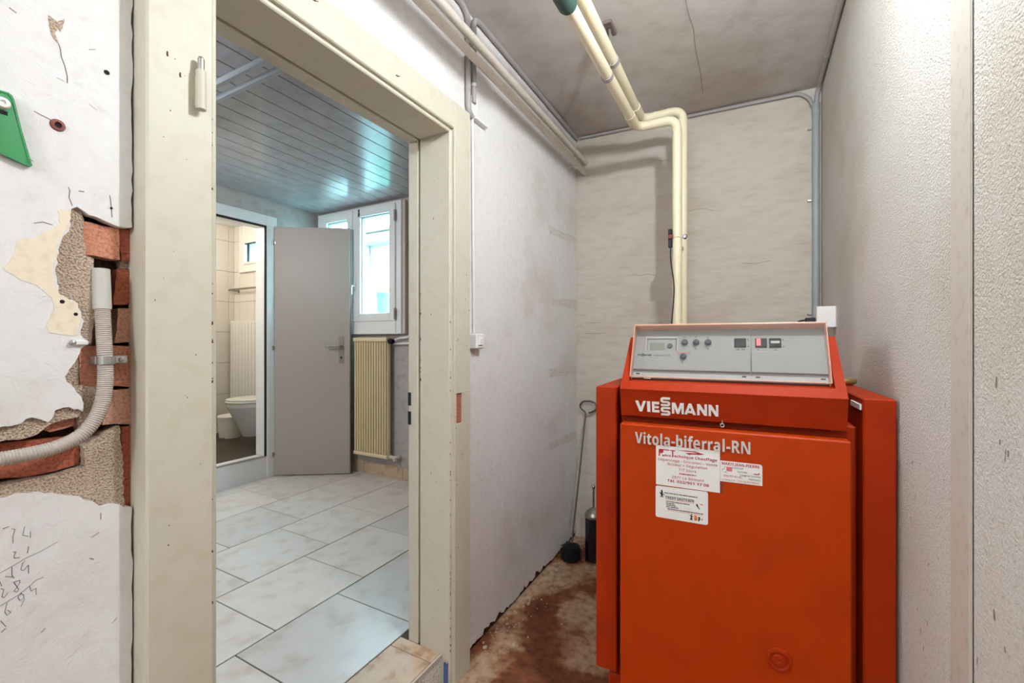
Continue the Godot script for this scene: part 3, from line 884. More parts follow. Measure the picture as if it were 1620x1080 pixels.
# ---------------------------------------------------------------- hall behind the doorway
func hall() -> void:
	var f := setting("floor_hall", "pale staggered floor tiles of the hall")
	b_slab(f)
	var rows := [[-1.155, -1.592], [-1.595, -2.017], [-2.020, -2.447], [-2.450, -2.877], [-2.880, -3.307], [-3.310, -3.449]]
	var shared := {}
	for r in rows.size():
		var off := -1.329 - 0.1505 * r
		for k in range(-4, 6):
			var z0 := off + 0.434 * k
			var z1 := z0 + 0.4305
			z0 = maxf(z0, HZ + 0.002)
			z1 = minf(z1, 1.09)
			if z1 - z0 < 0.01:
				continue
			var x0: float = rows[r][1]
			var x1: float = rows[r][0]
			var key := "%.3f %.3f" % [x1 - x0, z1 - z0]
			if not shared.has(key):
				var mb := MB.new()
				mb.box(Vector3(0, -0.008, 0), Vector3(x1 - x0 - 0.0035, 0.0, z1 - z0 - 0.0008), 0.0012)
				shared[key] = mb.mesh()
			var o := MeshInstance3D.new()
			o.mesh = shared[key]
			o.material_override = M["hall tile %d" % rng.randi_range(0, 2)]
			o.name = "floor_tile"
			o.position = Vector3(x0 + 0.0015, HF, z0)
			f.add_child(o, true)
	# cut tiles on the sill of the doorway, with a worn nosing in front
	for q in [[-1.249, -1.199], [-1.196, -0.765], [-0.762, -0.488]]:
		boxpart("sill_tile", Vector3(-1.152, HF - 0.008, q[0]), Vector3(-0.968, HF, q[1]), 0.0015, M["threshold tile"] if q[0] < -1.19 else M["hall tile 2"], f)
	boxpart("sill_nosing", Vector3(-0.967, HF - 0.012, -1.249), Vector3(-0.960, HF - 0.001, -0.488), 0.001, M["batten paint"], f)
	boxpart("step_riser", Vector3(-1.11, -0.1, -1.30), Vector3(-0.966, HF - 0.009, -0.44), 0.0, M["bare render patch"], f)
	var c := setting("ceiling_hall", "grey white ceiling boards of the hall")
	boxpart("backing", Vector3(-3.58, HC + 0.012, HZ - 0.15), Vector3(-1.0, HC + 0.12, 1.25), 0.0, M["dark grout"], c)
	var bm := MB.new()
	bm.box(Vector3(0.002, 0.0, HZ), Vector3(0.115, 0.012, 1.1), 0.0015)
	var board := bm.mesh()
	for k in 20:
		var x := -1.201 - 0.117 * k
		if x < HX - 0.11:
			break
		var o := MeshInstance3D.new()
		o.mesh = board
		o.material_override = M["ceiling board"]
		o.name = "ceiling_board"
		o.position = Vector3(x, HC, 0)
		c.add_child(o, true)
	var w := setting("wall_hall_back", "grey rendered hall wall below and beside the window")
	var b := MB.new()
	var H: StandardMaterial3D = M["hall wall"]
	# window openings: hall -3.34..-2.46 by 1.385..2.30, washroom -4.56..-4.20 by 1.99..2.23
	b.box(Vector3(-2.46, -0.1, HZ - 0.18), Vector3(-1.0, 2.5, HZ))
	b.box(Vector3(-4.20, -0.1, HZ - 0.18), Vector3(-3.34, 2.5, HZ))
	b.box(Vector3(-3.34, -0.1, HZ - 0.18), Vector3(-2.46, 1.385, HZ))
	b.box(Vector3(-3.34, 2.30, HZ - 0.18), Vector3(-2.46, 2.5, HZ))
	b.box(Vector3(-4.95, -0.1, HZ - 0.18), Vector3(-4.56, 2.5, HZ))
	b.box(Vector3(-4.56, -0.1, HZ - 0.18), Vector3(-4.20, 1.99, HZ))
	b.box(Vector3(-4.56, 2.23, HZ - 0.18), Vector3(-4.20, 2.5, HZ))
	put("render_coat", b, H, w)
	w = setting("wall_hall_far", "grey hall wall that holds the washroom door")
	b = MB.new()
	b.box(Vector3(HX - 0.13, -0.1, -1.56), Vector3(HX, 2.5, 1.25))
	b.box(Vector3(HX - 0.13, -0.1, HZ), Vector3(HX, 2.5, -2.19))
	b.box(Vector3(HX - 0.13, 2.148, -2.19), Vector3(HX, 2.5, -1.56))
	put("render_coat", b, H, w)
	boxpart("washroom_curb", Vector3(HX - 0.13, -0.1, -2.19), Vector3(HX + 0.004, BF - 0.004, -1.56), 0.002, M["white lacquer"], w)
	w = setting("wall_hall_front", "plain grey wall at the near end of the hall")
	boxpart("render_coat", Vector3(HX - 0.13, -0.1, 1.1), Vector3(-1.0, 2.5, 1.25), 0.0, H, w)
	var s := setting("baseboard_hall", "beige tile skirting under the hall window")
	for q in [[-3.445, -3.292], [-3.289, -2.864], [-2.861, -2.436], [-2.433, -2.005], [-2.002, -1.58], [-1.577, -1.13]]:
		boxpart("skirting_tile", Vector3(q[0], HF, HZ), Vector3(q[1], HF + 0.095, HZ + 0.009), 0.0015, M["skirting tile"], s)

func b_slab(f: Node) -> void:
	boxpart("grout_bed", Vector3(HX - 0.13, -0.15, HZ - 0.15), Vector3(-1.105, HF - 0.0035, 1.25), 0.0, M["dark grout"], f)
	boxpart("grout_bed", Vector3(-1.16, HF - 0.02, -1.25), Vector3(-0.968, HF - 0.0035, -0.488), 0.0, M["dark grout"], f)

func hall_window() -> void:
	var w := setting("window_1", "white two-leaf hall window with bright daylight behind")
	var F: StandardMaterial3D = M["window frame"]
	var z1 := HZ + 0.05
	var b := MB.new()   # outer frame
	b.box(Vector3(-3.395, 1.27, HZ - 0.02), Vector3(-3.345, 2.325, z1 - 0.008), 0.003)
	b.box(Vector3(-2.475, 1.27, HZ - 0.02), Vector3(-2.420, 2.325, z1 - 0.008), 0.003)
	b.box(Vector3(-3.346, 2.31, HZ - 0.02), Vector3(-2.474, 2.325, z1 - 0.008), 0.003)
	b.box(Vector3(-3.346, 1.27, HZ - 0.02), Vector3(-2.474, 1.374, z1 - 0.004), 0.003)
	put("outer_frame", b, F, w)
	boxpart("side_filler", Vector3(-2.419, 1.272, HZ), Vector3(-2.388, 2.322, HZ + 0.032), 0.002, M["batten paint"], w)
	for s in [[-3.343, -2.954], [-2.950, -2.477]]:
		var x0: float = s[0]
		var x1: float = s[1]
		b = MB.new()
		b.box(Vector3(x0, 1.375, HZ - 0.015), Vector3(x0 + 0.07 if x0 < -3.0 else x0 + 0.087, 2.309, z1), 0.004)
		b.box(Vector3(x1 - 0.064, 1.375, HZ - 0.015), Vector3(x1, 2.309, z1), 0.004)
		b.box(Vector3(x0 + 0.06, 1.375, HZ - 0.015), Vector3(x1 - 0.06, 1.441, z1), 0.004)
		b.box(Vector3(x0 + 0.06, 2.243, HZ - 0.015), Vector3(x1 - 0.06, 2.309, z1), 0.004)
		var sash := put("sash", b, F, w)
		var gx0 := x0 + (0.068 if x0 < -3.0 else 0.085)
		boxpart("glazing_bead", Vector3(gx0, 1.44, HZ + 0.004), Vector3(gx0 + 0.008, 2.245, HZ + 0.03), 0.0, M["panel grey dark"], sash)
		boxpart("glazing_bead", Vector3(gx0, 2.236, HZ + 0.004), Vector3(x1 - 0.062, 2.245, HZ + 0.03), 0.0, M["panel grey dark"], sash)
		b = MB.new()
		b.quad(Vector3(gx0 - 0.004, 1.438, HZ + 0.01), Vector3(x1 - 0.060, 1.438, HZ + 0.01), Vector3(x1 - 0.060, 2.246, HZ + 0.01), Vector3(gx0 - 0.004, 2.246, HZ + 0.01), Vector3.BACK)
		put("pane", b, M["window glass"], sash)
	for y in [2.16, 1.385]:
		b = MB.new()
		b.lathe([[0.0, y], [0.010, y + 0.002], [0.010, y + 0.088], [0.0, y + 0.09]], 12, Transform3D(Basis(), Vector3(-2.474, 0, z1 + 0.004)))
		put("window_hinge", b, M["panel grey dark"], w)
	b = MB.new()
	b.box(Vector3(-2.928, 1.63, z1), Vector3(-2.902, 1.70, z1 + 0.008), 0.003)
	b.tube(fillet([Vector3(-2.915, 1.672, z1), Vector3(-2.915, 1.672, z1 + 0.04), Vector3(-2.915, 1.60, z1 + 0.042)], 0.012), 0.006, 8)
	put("window_handle", b, M["white plastic"], w)

func washroom_door() -> void:
	var d := setting("door_1", "open plain grey white washroom door with a steel lever handle in a white frame")
	var L: StandardMaterial3D = M["white lacquer"]
	var x1 := HX + 0.014
	var b := MB.new()
	b.box(Vector3(HX - 0.002, HF, -2.272), Vector3(x1, 2.228, -2.186), 0.003)
	b.box(Vector3(HX - 0.002, HF, -1.555), Vector3(x1, 2.228, -1.47), 0.003)
	b.box(Vector3(HX - 0.002, 2.144, -2.187), Vector3(x1, 2.228, -1.554), 0.003)
	b.box(Vector3(HX - 0.128, BF, -2.19), Vector3(HX - 0.004, 2.148, -2.180), 0.001)
	b.box(Vector3(HX - 0.128, BF, -1.566), Vector3(HX - 0.004, 2.148, -1.556), 0.001)
	b.box(Vector3(HX - 0.128, 2.138, -2.182), Vector3(HX - 0.004, 2.148, -1.56), 0.001)
	put("door_frame", b, L, d)
	b = MB.new()
	b.box(Vector3(HX - 0.006, BF, -2.1865), Vector3(HX + 0.006, 2.144, -2.173))
	b.box(Vector3(HX - 0.006, 2.129, -2.182), Vector3(HX + 0.006, 2.1445, -1.56))
	put("gasket", b, M["gasket"], d)
	boxpart("threshold_strip", Vector3(HX - 0.03, BF - 0.004, -2.18), Vector3(HX + 0.006, BF + 0.003, -1.56), 0.001, M["zinc"], d)
	var leaf := MeshInstance3D.new()
	b = MB.new()
	b.box(Vector3(0.0, 0.0, -0.04), Vector3(0.60, 2.032, 0.0), 0.0025)
	leaf.mesh = b.mesh()
	leaf.material_override = M["door leaf"]
	leaf.name = "door_leaf"
	leaf.position = Vector3(-3.430, HF + 0.006, -2.243)
	leaf.rotation.y = atan2(0.322, 0.485)
	d.add_child(leaf)
	b = MB.new()
	b.box(Vector3(0.512, 0.915, 0.0), Vector3(0.552, 1.135, 0.004), 0.0015)
	put("handle_plate", b, M["brushed steel"], leaf)
	b = MB.new()
	b.tube(fillet([Vector3(0.532, 1.056, 0.0), Vector3(0.532, 1.056, 0.048), Vector3(0.415, 1.056, 0.050)], 0.018), 0.0085, 12)
	put("lever_handle", b, M["brushed steel"], leaf)
	b = MB.new()
	b.lathe([[0.0, 0.0045], [0.008, 0.0045]], 12, Transform3D(Basis(Vector3.RIGHT, PI / 2), Vector3(0.532, 0.962, 0.0)))
	b.box(Vector3(0.529, 0.944, 0.0041), Vector3(0.535, 0.962, 0.0046))
	put("keyhole", b, M["gasket"], leaf)
	for y in [0.17, 1.04, 1.90]:
		b = MB.new()
		b.lathe([[0.0, y - 0.018], [0.008, y - 0.018], [0.008, y + 0.018], [0.0, y + 0.018]], 12, Transform3D(Basis(), Vector3(-0.008, 0, 0.004)))
		b.box(Vector3(-0.008, y - 0.012, -0.004), Vector3(0.012, y + 0.012, 0.0015))
		put("door_hinge", b, M["brushed steel"], leaf)

func washroom() -> void:
	var f := setting("floor_washroom", "dark slate floor of the washroom")
	boxpart("floor_slab", Vector3(-4.95, -0.1, HZ - 0.1), Vector3(HX - 0.125, BF, -1.1), 0.0, M["slate floor"], f)
	var c := setting("ceiling_washroom", "plain white washroom ceiling")
	boxpart("ceiling_slab", Vector3(-4.95, 2.40, HZ - 0.15), Vector3(HX - 0.13, 2.55, -1.0), 0.0, M["white lacquer"], c)
	var w := setting("wall_washroom_far", "white tiled far wall of the washroom")
	boxpart("tile_bed", Vector3(-4.95, -0.1, HZ - 0.15), Vector3(BX - 0.006, 2.55, -1.0), 0.0, M["dark grout"], w)
	var ys := [0.285, 0.371, 0.674, 0.993, 1.307, 1.618, 1.930, 2.242, 2.40]
	var shared := {}
	for i in ys.size() - 1:
		for q in [[HZ, -2.607], [-2.607, -2.357], [-2.357, -2.107], [-2.107, -1.857], [-1.857, -1.607], [-1.607, -1.357], [-1.357, -1.2]]:
			tile(w, shared, Vector3(BX - 0.008, ys[i] + 0.0015, q[0] + 0.0015), Vector3(BX, ys[i + 1] - 0.0015, q[1] - 0.0015))
	w = setting("wall_washroom_back", "white tiled washroom wall with the small window")
	var b := MB.new()
	b.box(Vector3(BX, BF, HZ), Vector3(-4.605, 2.40, HZ + 0.002))
	b.box(Vector3(-4.605, BF, HZ), Vector3(-4.15, 1.95, HZ + 0.002))
	b.box(Vector3(-4.605, 2.27, HZ), Vector3(-4.15, 2.40, HZ + 0.002))
	b.box(Vector3(-4.15, BF, HZ), Vector3(HX - 0.13, 2.40, HZ + 0.002))
	put("tile_bed", b, M["dark grout"], w)
	for i in ys.size() - 1:
		for q in [[BX, -4.645], [-4.645, -4.397], [-4.397, -4.149], [-4.149, -3.90], [-3.90, HX - 0.13]]:
			var lo := Vector3(q[0] + 0.0015, ys[i] + 0.0015, HZ + 0.001)
			var hi := Vector3(q[1] - 0.0015, ys[i + 1] - 0.0015, HZ + 0.009)
			if lo.x > -4.66 and hi.x < -4.14 and hi.y > 1.93:
				continue
			tile(w, shared, lo, hi)
	w = setting("wall_washroom_front", "plain white wall at the near end of the washroom")
	boxpart("plaster", Vector3(-4.95, -0.1, -1.2), Vector3(HX - 0.13, 2.5, -1.05), 0.0, M["white lacquer"], w)
	# small window set in a stepped white surround
	var n := setting("window_2", "small white washroom window under the ceiling")
	var F: StandardMaterial3D = M["window frame"]
	b = MB.new()
	b.box(Vector3(-4.642, 1.93, HZ + 0.001), Vector3(-4.56, 2.395, HZ + 0.02), 0.003)
	b.box(Vector3(-4.20, 1.93, HZ + 0.001), Vector3(-4.15, 2.395, HZ + 0.02), 0.003)
	b.box(Vector3(-4.56, 2.23, HZ + 0.001), Vector3(-4.20, 2.395, HZ + 0.02), 0.003)
	b.box(Vector3(-4.56, 1.93, HZ + 0.001), Vector3(-4.20, 1.99, HZ + 0.02), 0.003)
	put("surround", b, F, n)
	boxpart("sill_board", Vector3(-4.62, 1.912, HZ + 0.001), Vector3(-4.16, 1.93, HZ + 0.035), 0.003, F, n)
	b = MB.new()
	b.box(Vector3(-4.56, 1.99, HZ - 0.01), Vector3(-4.535, 2.23, HZ + 0.028), 0.003)
	b.box(Vector3(-4.225, 1.99, HZ - 0.01), Vector3(-4.20, 2.23, HZ + 0.028), 0.003)
	b.box(Vector3(-4.536, 1.99, HZ - 0.01), Vector3(-4.224, 2.015, HZ + 0.028), 0.003)
	b.box(Vector3(-4.536, 2.205, HZ - 0.01), Vector3(-4.224, 2.23, HZ + 0.028), 0.003)
	var sash := put("sash", b, F, n)
	boxpart("glazing_bead", Vector3(-4.495, 2.013, HZ + 0.003), Vector3(-4.485, 2.207, HZ + 0.022), 0.0, M["gasket"], sash)
	boxpart("glazing_bead", Vector3(-4.537, 2.198, HZ + 0.003), Vector3(-4.223, 2.207, HZ + 0.022), 0.0, M["gasket"], sash)
	b = MB.new()
	b.quad(Vector3(-4.537, 2.013, HZ + 0.008), Vector3(-4.223, 2.013, HZ + 0.008), Vector3(-4.223, 2.207, HZ + 0.008), Vector3(-4.537, 2.207, HZ + 0.008), Vector3.BACK)
	put("pane", b, M["window glass"], sash)
	# wall-hung toilet
	var t := thing("toilet", "white wall-hung toilet in the washroom, half hidden by the door jamb", "toilet", Vector3(-4.02, BF, HZ + 0.009))
	b = MB.new()
	var tr := Transform3D(Basis(), Vector3(0, 0, 0.235))
	b.lathe([[0.0, 0.06], [0.075, 0.07], [0.10, 0.13], [0.13, 0.21], [0.165, 0.30], [0.185, 0.345], [0.19, 0.375], [0.175, 0.38], [0.15, 0.37], [0.12, 0.30], [0.06, 0.22], [0.0, 0.20]], 32, tr, 1.18)
	b.box(Vector3(-0.13, 0.06, 0.0), Vector3(0.13, 0.37, 0.14), 0.03)
	put("bowl", b, M["sanitary white"], t)
	b = MB.new()
	b.lathe([[0.13, 0.381], [0.19, 0.381], [0.193, 0.39], [0.185, 0.398], [0.135, 0.398], [0.13, 0.381]], 32, tr, 1.18)
	put("seat", b, M["bin plastic"], t)
	b = MB.new()
	b.lathe([[0.0, 0.401], [0.188, 0.401], [0.188, 0.410], [0.15, 0.416], [0.0, 0.418]], 32, tr, 1.18)
	put("lid", b, M["bin plastic"], t)
	# pedal bin
	t = thing("pedal_bin", "small white pedal bin on the dark washroom floor", "bin", Vector3(-4.44, BF, -2.45))
	b = MB.new()
	b.lathe([[0.0, 0.0], [0.088, 0.0], [0.09, 0.008], [0.10, 0.185], [0.10, 0.19], [0.0, 0.19]], 24)
	put("bucket", b, M["bin plastic"], t)
	b = MB.new()
	b.lathe([[0.104, 0.188], [0.106, 0.205], [0.095, 0.215], [0.05, 0.224], [0.0, 0.226]], 24)
	put("lid", b, M["white plastic"], t)
	b = MB.new()
	b.box(Vector3(0.03, 0.012, 0.085), Vector3(0.07, 0.020, 0.115), 0.003)
	put("pedal", b, M["panel grey dark"], t)
	# towel rail and flat radiator
	t = thing("towel_rail", "steel towel rail on the tiled washroom wall", "rail", Vector3(-4.46, 1.74, HZ + 0.009))
	b = MB.new()
	b.tube([Vector3(-0.265, 0, 0.06), Vector3(0.24, 0, 0.06)], 0.010, 12)
	put("bar", b, M["brushed steel"], t)
	for x in [-0.2, 0.2]:
		b = MB.new()
		b.tube([Vector3(x, -0.012, 0.0), Vector3(x, -0.012, 0.06)], 0.007, 10)
		b.lathe([[0.0, 0.006], [0.018, 0.006], [0.018, 0.0]], 12, Transform3D(Basis(Vector3.RIGHT, PI / 2), Vector3(x, -0.012, 0.0)))
		put("rail_bracket", b, M["brushed steel"], t)
	t = thing("flat_radiator", "flat white panel radiator on the washroom wall behind the toilet", "radiator", Vector3(-4.46, 0.63, HZ + 0.02))
	boxpart("panel", Vector3(-0.255, 0.0, 0.02), Vector3(0.225, 0.79, 0.045), 0.004, M["white lacquer"], t)
	b = MB.new()
	for k in 9:
		b.box(Vector3(-0.225 + k * 0.054, 0.02, 0.044), Vector3(-0.205 + k * 0.054, 0.77, 0.050), 0.004)
	put("flutes", b, M["white lacquer"], t)
	b = MB.new()
	for x in [-0.15, 0.15]:
		b.box(Vector3(x - 0.01, 0.05, -0.012), Vector3(x + 0.01, 0.74, 0.021))
	put("wall_brackets", b, M["white lacquer"], t)

func tile(parent: Node, shared: Dictionary, lo: Vector3, hi: Vector3) -> void:
	var d := hi - lo
	var key := "%.3f %.3f %.3f" % [d.x, d.y, d.z]
	if not shared.has(key):
		var mb := MB.new()
		mb.box(Vector3.ZERO, d, 0.001)
		shared[key] = mb.mesh()
	var o := MeshInstance3D.new()
	o.mesh = shared[key]
	o.material_override = M["wall tile"]
	o.name = "wall_tile"
	o.position = lo
	parent.add_child(o, true)

func outside() -> void:
	var gnd := boxpart("ground", Vector3(-12, 1.2, -9), Vector3(3, 1.42, HZ - 0.18), 0.0, M["outside ground"])
	gnd.set_meta("kind", "structure")
	gnd.set_meta("label", "bright yard outside the hall window")
	var h := thing("neighbour_building", "white neighbouring house seen through the hall window", "building", Vector3(-6.4, 1.42, -6.6))
	boxpart("wall", Vector3(-4.5, 0, -2.0), Vector3(5.5, 1.75, 0.0), 0.0, M["outside plaster"], h)
	boxpart("eave_board", Vector3(-4.6, 1.75, -2.0), Vector3(5.6, 1.90, 0.35), 0.01, M["outside plaster"], h)
	var b := MB.new()
	b.ext([[0.45, 1.90], [0.45, 1.96], [-2.1, 2.6], [-2.1, 2.5]], Vector3.BACK, Vector3.UP, Vector3.RIGHT, -4.7, 5.7)
	put("roof", b, M["outside timber"], h)
	b = MB.new()
	b.tube([Vector3(-0.53, 0.0, 0.06), Vector3(-0.53, 1.75, 0.06)], 0.045, 12)
	put("downpipe", b, M["panel grey dark"], h)
	boxpart("brick_pier", Vector3(-1.35, 1.42, 0.0), Vector3(-0.85, 1.75, 0.25), 0.01, M["roof tile red"], h)
	var t := thing("teal_planter", "teal glazed flower pot in the yard beyond the window", "flower pot", Vector3(-3.58, 1.42, -3.62))
	b = MB.new()
	b.lathe([[0.0, 0.0], [0.075, 0.0], [0.10, 0.30], [0.11, 0.30], [0.11, 0.325], [0.095, 0.325], [0.09, 0.29], [0.0, 0.28]], 24)
	put("pot", b, M["teal glaze"], t)
	boxpart("soil_plug", Vector3(-0.06, 0.275, -0.06), Vector3(0.06, 0.29, 0.06), 0.003, M["outside timber"], t)
	t = thing("clay_pot", "small terracotta pot standing behind the teal planter", "flower pot", Vector3(-3.98, 1.42, -4.02))
	b = MB.new()
	b.lathe([[0.0, 0.0], [0.05, 0.0], [0.07, 0.42], [0.08, 0.42], [0.08, 0.46], [0.065, 0.46], [0.06, 0.40], [0.0, 0.40]], 20)
	put("pot", b, M["terracotta"], t)

# ---------------------------------------------------------------- boiler
func boiler() -> void:
	# local axes: x along its front (0 at the right end), z towards the viewer (0 at the front of the side panels)
	var t := thing("heating_boiler", "orange floor-standing heating boiler with a grey control panel under a clear cover", "boiler", Vector3(0.2895, 0, -1.3015), deg_to_rad(2.2))
	var O: StandardMaterial3D = M["boiler orange"]
	var J: StandardMaterial3D = M["boiler jacket"]
	boxpart("plinth", Vector3(-0.672, 0.0, -0.88), Vector3(-0.027, 0.205, -0.045), 0.004, J, t)
	boxpart("boiler_body", Vector3(-0.632, 0.206, -0.95), Vector3(-0.067, 1.005, -0.035), 0.004, J, t)
	for s in [[-0.699, -0.637], [-0.062, 0.0]]:
		var p := boxpart("side_panel", Vector3(s[0], 0.244, -0.42), Vector3(s[1], 1.077, 0.0), 0.003, J, t)
		if s[1] == 0.0:
			boxpart("insulation_edge", Vector3(-0.0665, 1.048, -0.10), Vector3(-0.0625, 1.062, -0.008), 0.001, M["insulation"], p)
	var door := boxpart("front_door", Vector3(-0.6195, 0.06, -0.005), Vector3(-0.090, 0.980, 0.037), 0.0035, O, t)
	# sight-hole cap low on the door
	var b := MB.new()
	var face := Transform3D(Basis(Vector3.RIGHT, PI / 2), Vector3(-0.234, 0.4345, 0.037))
	b.lathe([[0.029, 0.0], [0.028, 0.003], [0.022, 0.0045], [0.017, 0.002], [0.015, 0.002], [0.013, 0.005], [0.005, 0.0055], [0.0, 0.0035]], 28, face)
	put("sight_hole_cap", b, J, door)
	# hood with its name band and the two cheeks that hold the control panel
	b = MB.new()
	b.ext([[0.008, 0.999], [0.025, 1.076], [0.004, 1.097], [-0.050, 1.099], [-0.085, 1.125], [-0.140, 1.235], [-0.30, 1.235], [-0.30, 1.004], [0.0, 1.004], [0.0, 0.999]], Vector3.BACK, Vector3.UP, Vector3.RIGHT, -0.601, -0.115)
	for s in [[-0.622, -0.601], [-0.115, -0.094]]:
		b.ext([[0.008, 0.999], [0.025, 1.076], [0.015, 1.086], [-0.125, 1.223], [-0.30, 1.223], [-0.30, 0.999]], Vector3.BACK, Vector3.UP, Vector3.RIGHT, s[0], s[1])
	put("hood", b, J, t)  # darker jacket colour stands in for less light on the leaning hood front
	boxpart("hood_edge", Vector3(-0.6225, 1.0745, 0.0230), Vector3(-0.0935, 1.0765, 0.0254), 0.0, J, t)
	b = MB.new()
	var ring := []
	for k in 17:
		ring.append(Vector3(-0.359 + cos(TAU * k / 16) * 0.0045, 0.991 + sin(TAU * k / 16) * 0.0045, 0.012))
	b.tube(ring, 0.0016, 8, false)
	b.tube([Vector3(-0.359, 0.995, 0.012), Vector3(-0.359, 1.004, 0.012)], 0.0016, 8)
	put("eye_bolt", b, M["zinc"], t)
	# name on the band and on the door
	var band := Transform3D(Basis(Vector3.RIGHT, atan2(0.017, 0.077)), Vector3(0, 0.999, 0.0082))
	name_plate(t, band, -0.5801, -0.3681, 0.0155, 0.0302, 0.003, M["badge white"], "raised_lettering")
	fit(t, "Vitola-biferral-RN", -0.5771, -0.2952, 0.9280, 0.9610, 0.0385, M["badge silver"], true, 0.003)
	cards(t)
	# pipe ends behind the hood on the right
	b = MB.new()
	b.tube(fillet([Vector3(-0.14, 1.089, -0.36), Vector3(-0.004, 1.089, -0.36), Vector3(-0.004, 1.089, -0.43), Vector3(-0.004, 1.0, -0.43)], 0.025), 0.010, 12)
	put("pipe_stub", b, M["brass"], t)
	b = MB.new()
	b.tube([Vector3(-0.14, 1.066, -0.34), Vector3(-0.014, 1.066, -0.34)], 0.007, 12)
	put("pipe_stub", b, M["brushed steel"], t)
	control_panel(t)

func control_panel(t: Node3D) -> void:
	var G: StandardMaterial3D = M["panel grey"]
	var p := MeshInstance3D.new()
	var b := MB.new()
	b.box(Vector3(-0.2385, -0.012, -0.03), Vector3(0.0686, 0.137, 0.0), 0.0015)
	b.box(Vector3(0.0704, -0.012, -0.03), Vector3(0.2385, 0.137, 0.0), 0.0015)
	b.box(Vector3(-0.2385, 0.004, -0.001), Vector3(0.0686, 0.066, 0.007), 0.0015)
	b.box(Vector3(0.0704, 0.004, -0.001), Vector3(0.2385, 0.066, 0.007), 0.0015)
	p.mesh = b.mesh()
	p.material_override = G
	p.name = "control_panel"
	p.position = Vector3(-0.3603, 1.122, -0.041)
	p.rotation.x = -atan2(0.062, 0.122)
	t.add_child(p)
	b = MB.new()
	b.box(Vector3(-0.2385, -0.020, -0.025), Vector3(0.2385, -0.004, 0.002), 0.001)
	b.box(Vector3(-0.205, -0.024, -0.002), Vector3(-0.185, -0.018, 0.004), 0.001)
	b.box(Vector3(0.066, -0.012, -0.028), Vector3(0.073, 0.135, -0.004))
	put("lower_rail", b, M["panel grey dark"], p)
	for u in [-0.228, 0.048, 0.080, 0.222]:
		boxpart("catch_slot", Vector3(u, -0.009, 0.0), Vector3(u + 0.010, -0.006, 0.0028), 0.0, M["switch black"], p)
	# display module
	b = MB.new()
	b.box(Vector3(-0.209, 0.066, -0.001), Vector3(-0.204, 0.112, 0.004), 0.001)
	b.box(Vector3(-0.120, 0.066, -0.001), Vector3(-0.115, 0.112, 0.004), 0.001)
	b.box(Vector3(-0.209, 0.106, -0.001), Vector3(-0.115, 0.114, 0.004), 0.001)
	put("display_bezel", b, M["panel grey dark"], p)
	boxpart("display_module", Vector3(-0.202, 0.062, -0.001), Vector3(-0.122, 0.104, 0.0035), 0.001, G, p)
	boxpart("lcd_window", Vector3(-0.1946, 0.069, 0.003), Vector3(-0.153, 0.0925, 0.004), 0.0, M["lcd"], p)
	b = MB.new()
	b.lathe([[0.0075, 0.003], [0.0072, 0.007], [0.006, 0.008], [0.0, 0.008]], 20, Transform3D(Basis(Vector3.RIGHT, PI / 2), Vector3(-0.1385, 0.082, 0.0)))
	put("round_button", b, M["knob grey"], p)
	for k in [[-0.0985, 0.0947, 0.0], [-0.0677, 0.0947, 0.0], [-0.0365, 0.0947, 0.0], [-0.100, 0.046, 0.007]]:
		b = MB.new()
		b.lathe([[0.0085, 0.0], [0.0083, 0.006], [0.0068, 0.010], [0.0, 0.0105]], 20, Transform3D(Basis(Vector3.RIGHT, PI / 2), Vector3(k[0], k[1], k[2])))
		b.box(Vector3(k[0] - 0.0013, k[1] - 0.008, k[2] + 0.009), Vector3(k[0] + 0.0013, k[1] + 0.004, k[2] + 0.013), 0.0005)
		put("knob", b, M["knob grey"], p)
		b = MB.new()
		for a in 11:
			var w := deg_to_rad(-135.0 + 27.0 * a) + PI / 2
			var r0 := 0.0098
			b.ribbon([Vector3(k[0] + cos(w) * r0, k[1] + sin(w) * r0, k[2] + 0.0004), Vector3(k[0] + cos(w) * 0.0122, k[1] + sin(w) * 0.0122, k[2] + 0.0004)], 0.0006, Vector3.BACK)
		put("scale_marks", b, M["print black"], p)
	b = MB.new()   # coloured fan above the lower knob
	for a in 7:
		b.box(Vector3(-0.1165 + a * 0.0052, 0.0575, 0.0068), Vector3(-0.1135 + a * 0.0052, 0.0605, 0.0074))
	put("scale_print", b, M["switch red"], p)
	b = MB.new()
	for a in 5:
		b.ribbon([Vector3(-0.1155 + a * 0.0075, 0.0565, 0.0074), Vector3(-0.108 + a * 0.0038, 0.0530, 0.0074)], 0.0007, Vector3.BACK)
	put("scale_print", b, M["print blue"], p)
	b = MB.new()   # outline of the blank plate
	b.ribbon([Vector3(-0.0026, 0.081, 0.0004), Vector3(-0.0026, 0.106, 0.0004), Vector3(0.025, 0.106, 0.0004), Vector3(0.025, 0.081, 0.0004)], 0.0007, Vector3.BACK)
	put("blank_plate_line", b, M["panel grey dark"], p)
	for s in [[0.030, 0.059], [0.0808, 0.1084], [0.1137, 0.1417]]:
		boxpart("rocker_switch", Vector3(s[0], 0.0805, -0.001), Vector3(s[1], 0.107, 0.004), 0.001, M["switch black"], p)
	boxpart("red_rocker", Vector3(0.083, 0.0825, 0.003), Vector3(0.0945, 0.105, 0.0065), 0.001, M["switch red"], p)
	boxpart("rocker_key", Vector3(0.117, 0.090, 0.003), Vector3(0.138, 0.098, 0.0065), 0.001, M["panel grey dark"], p)
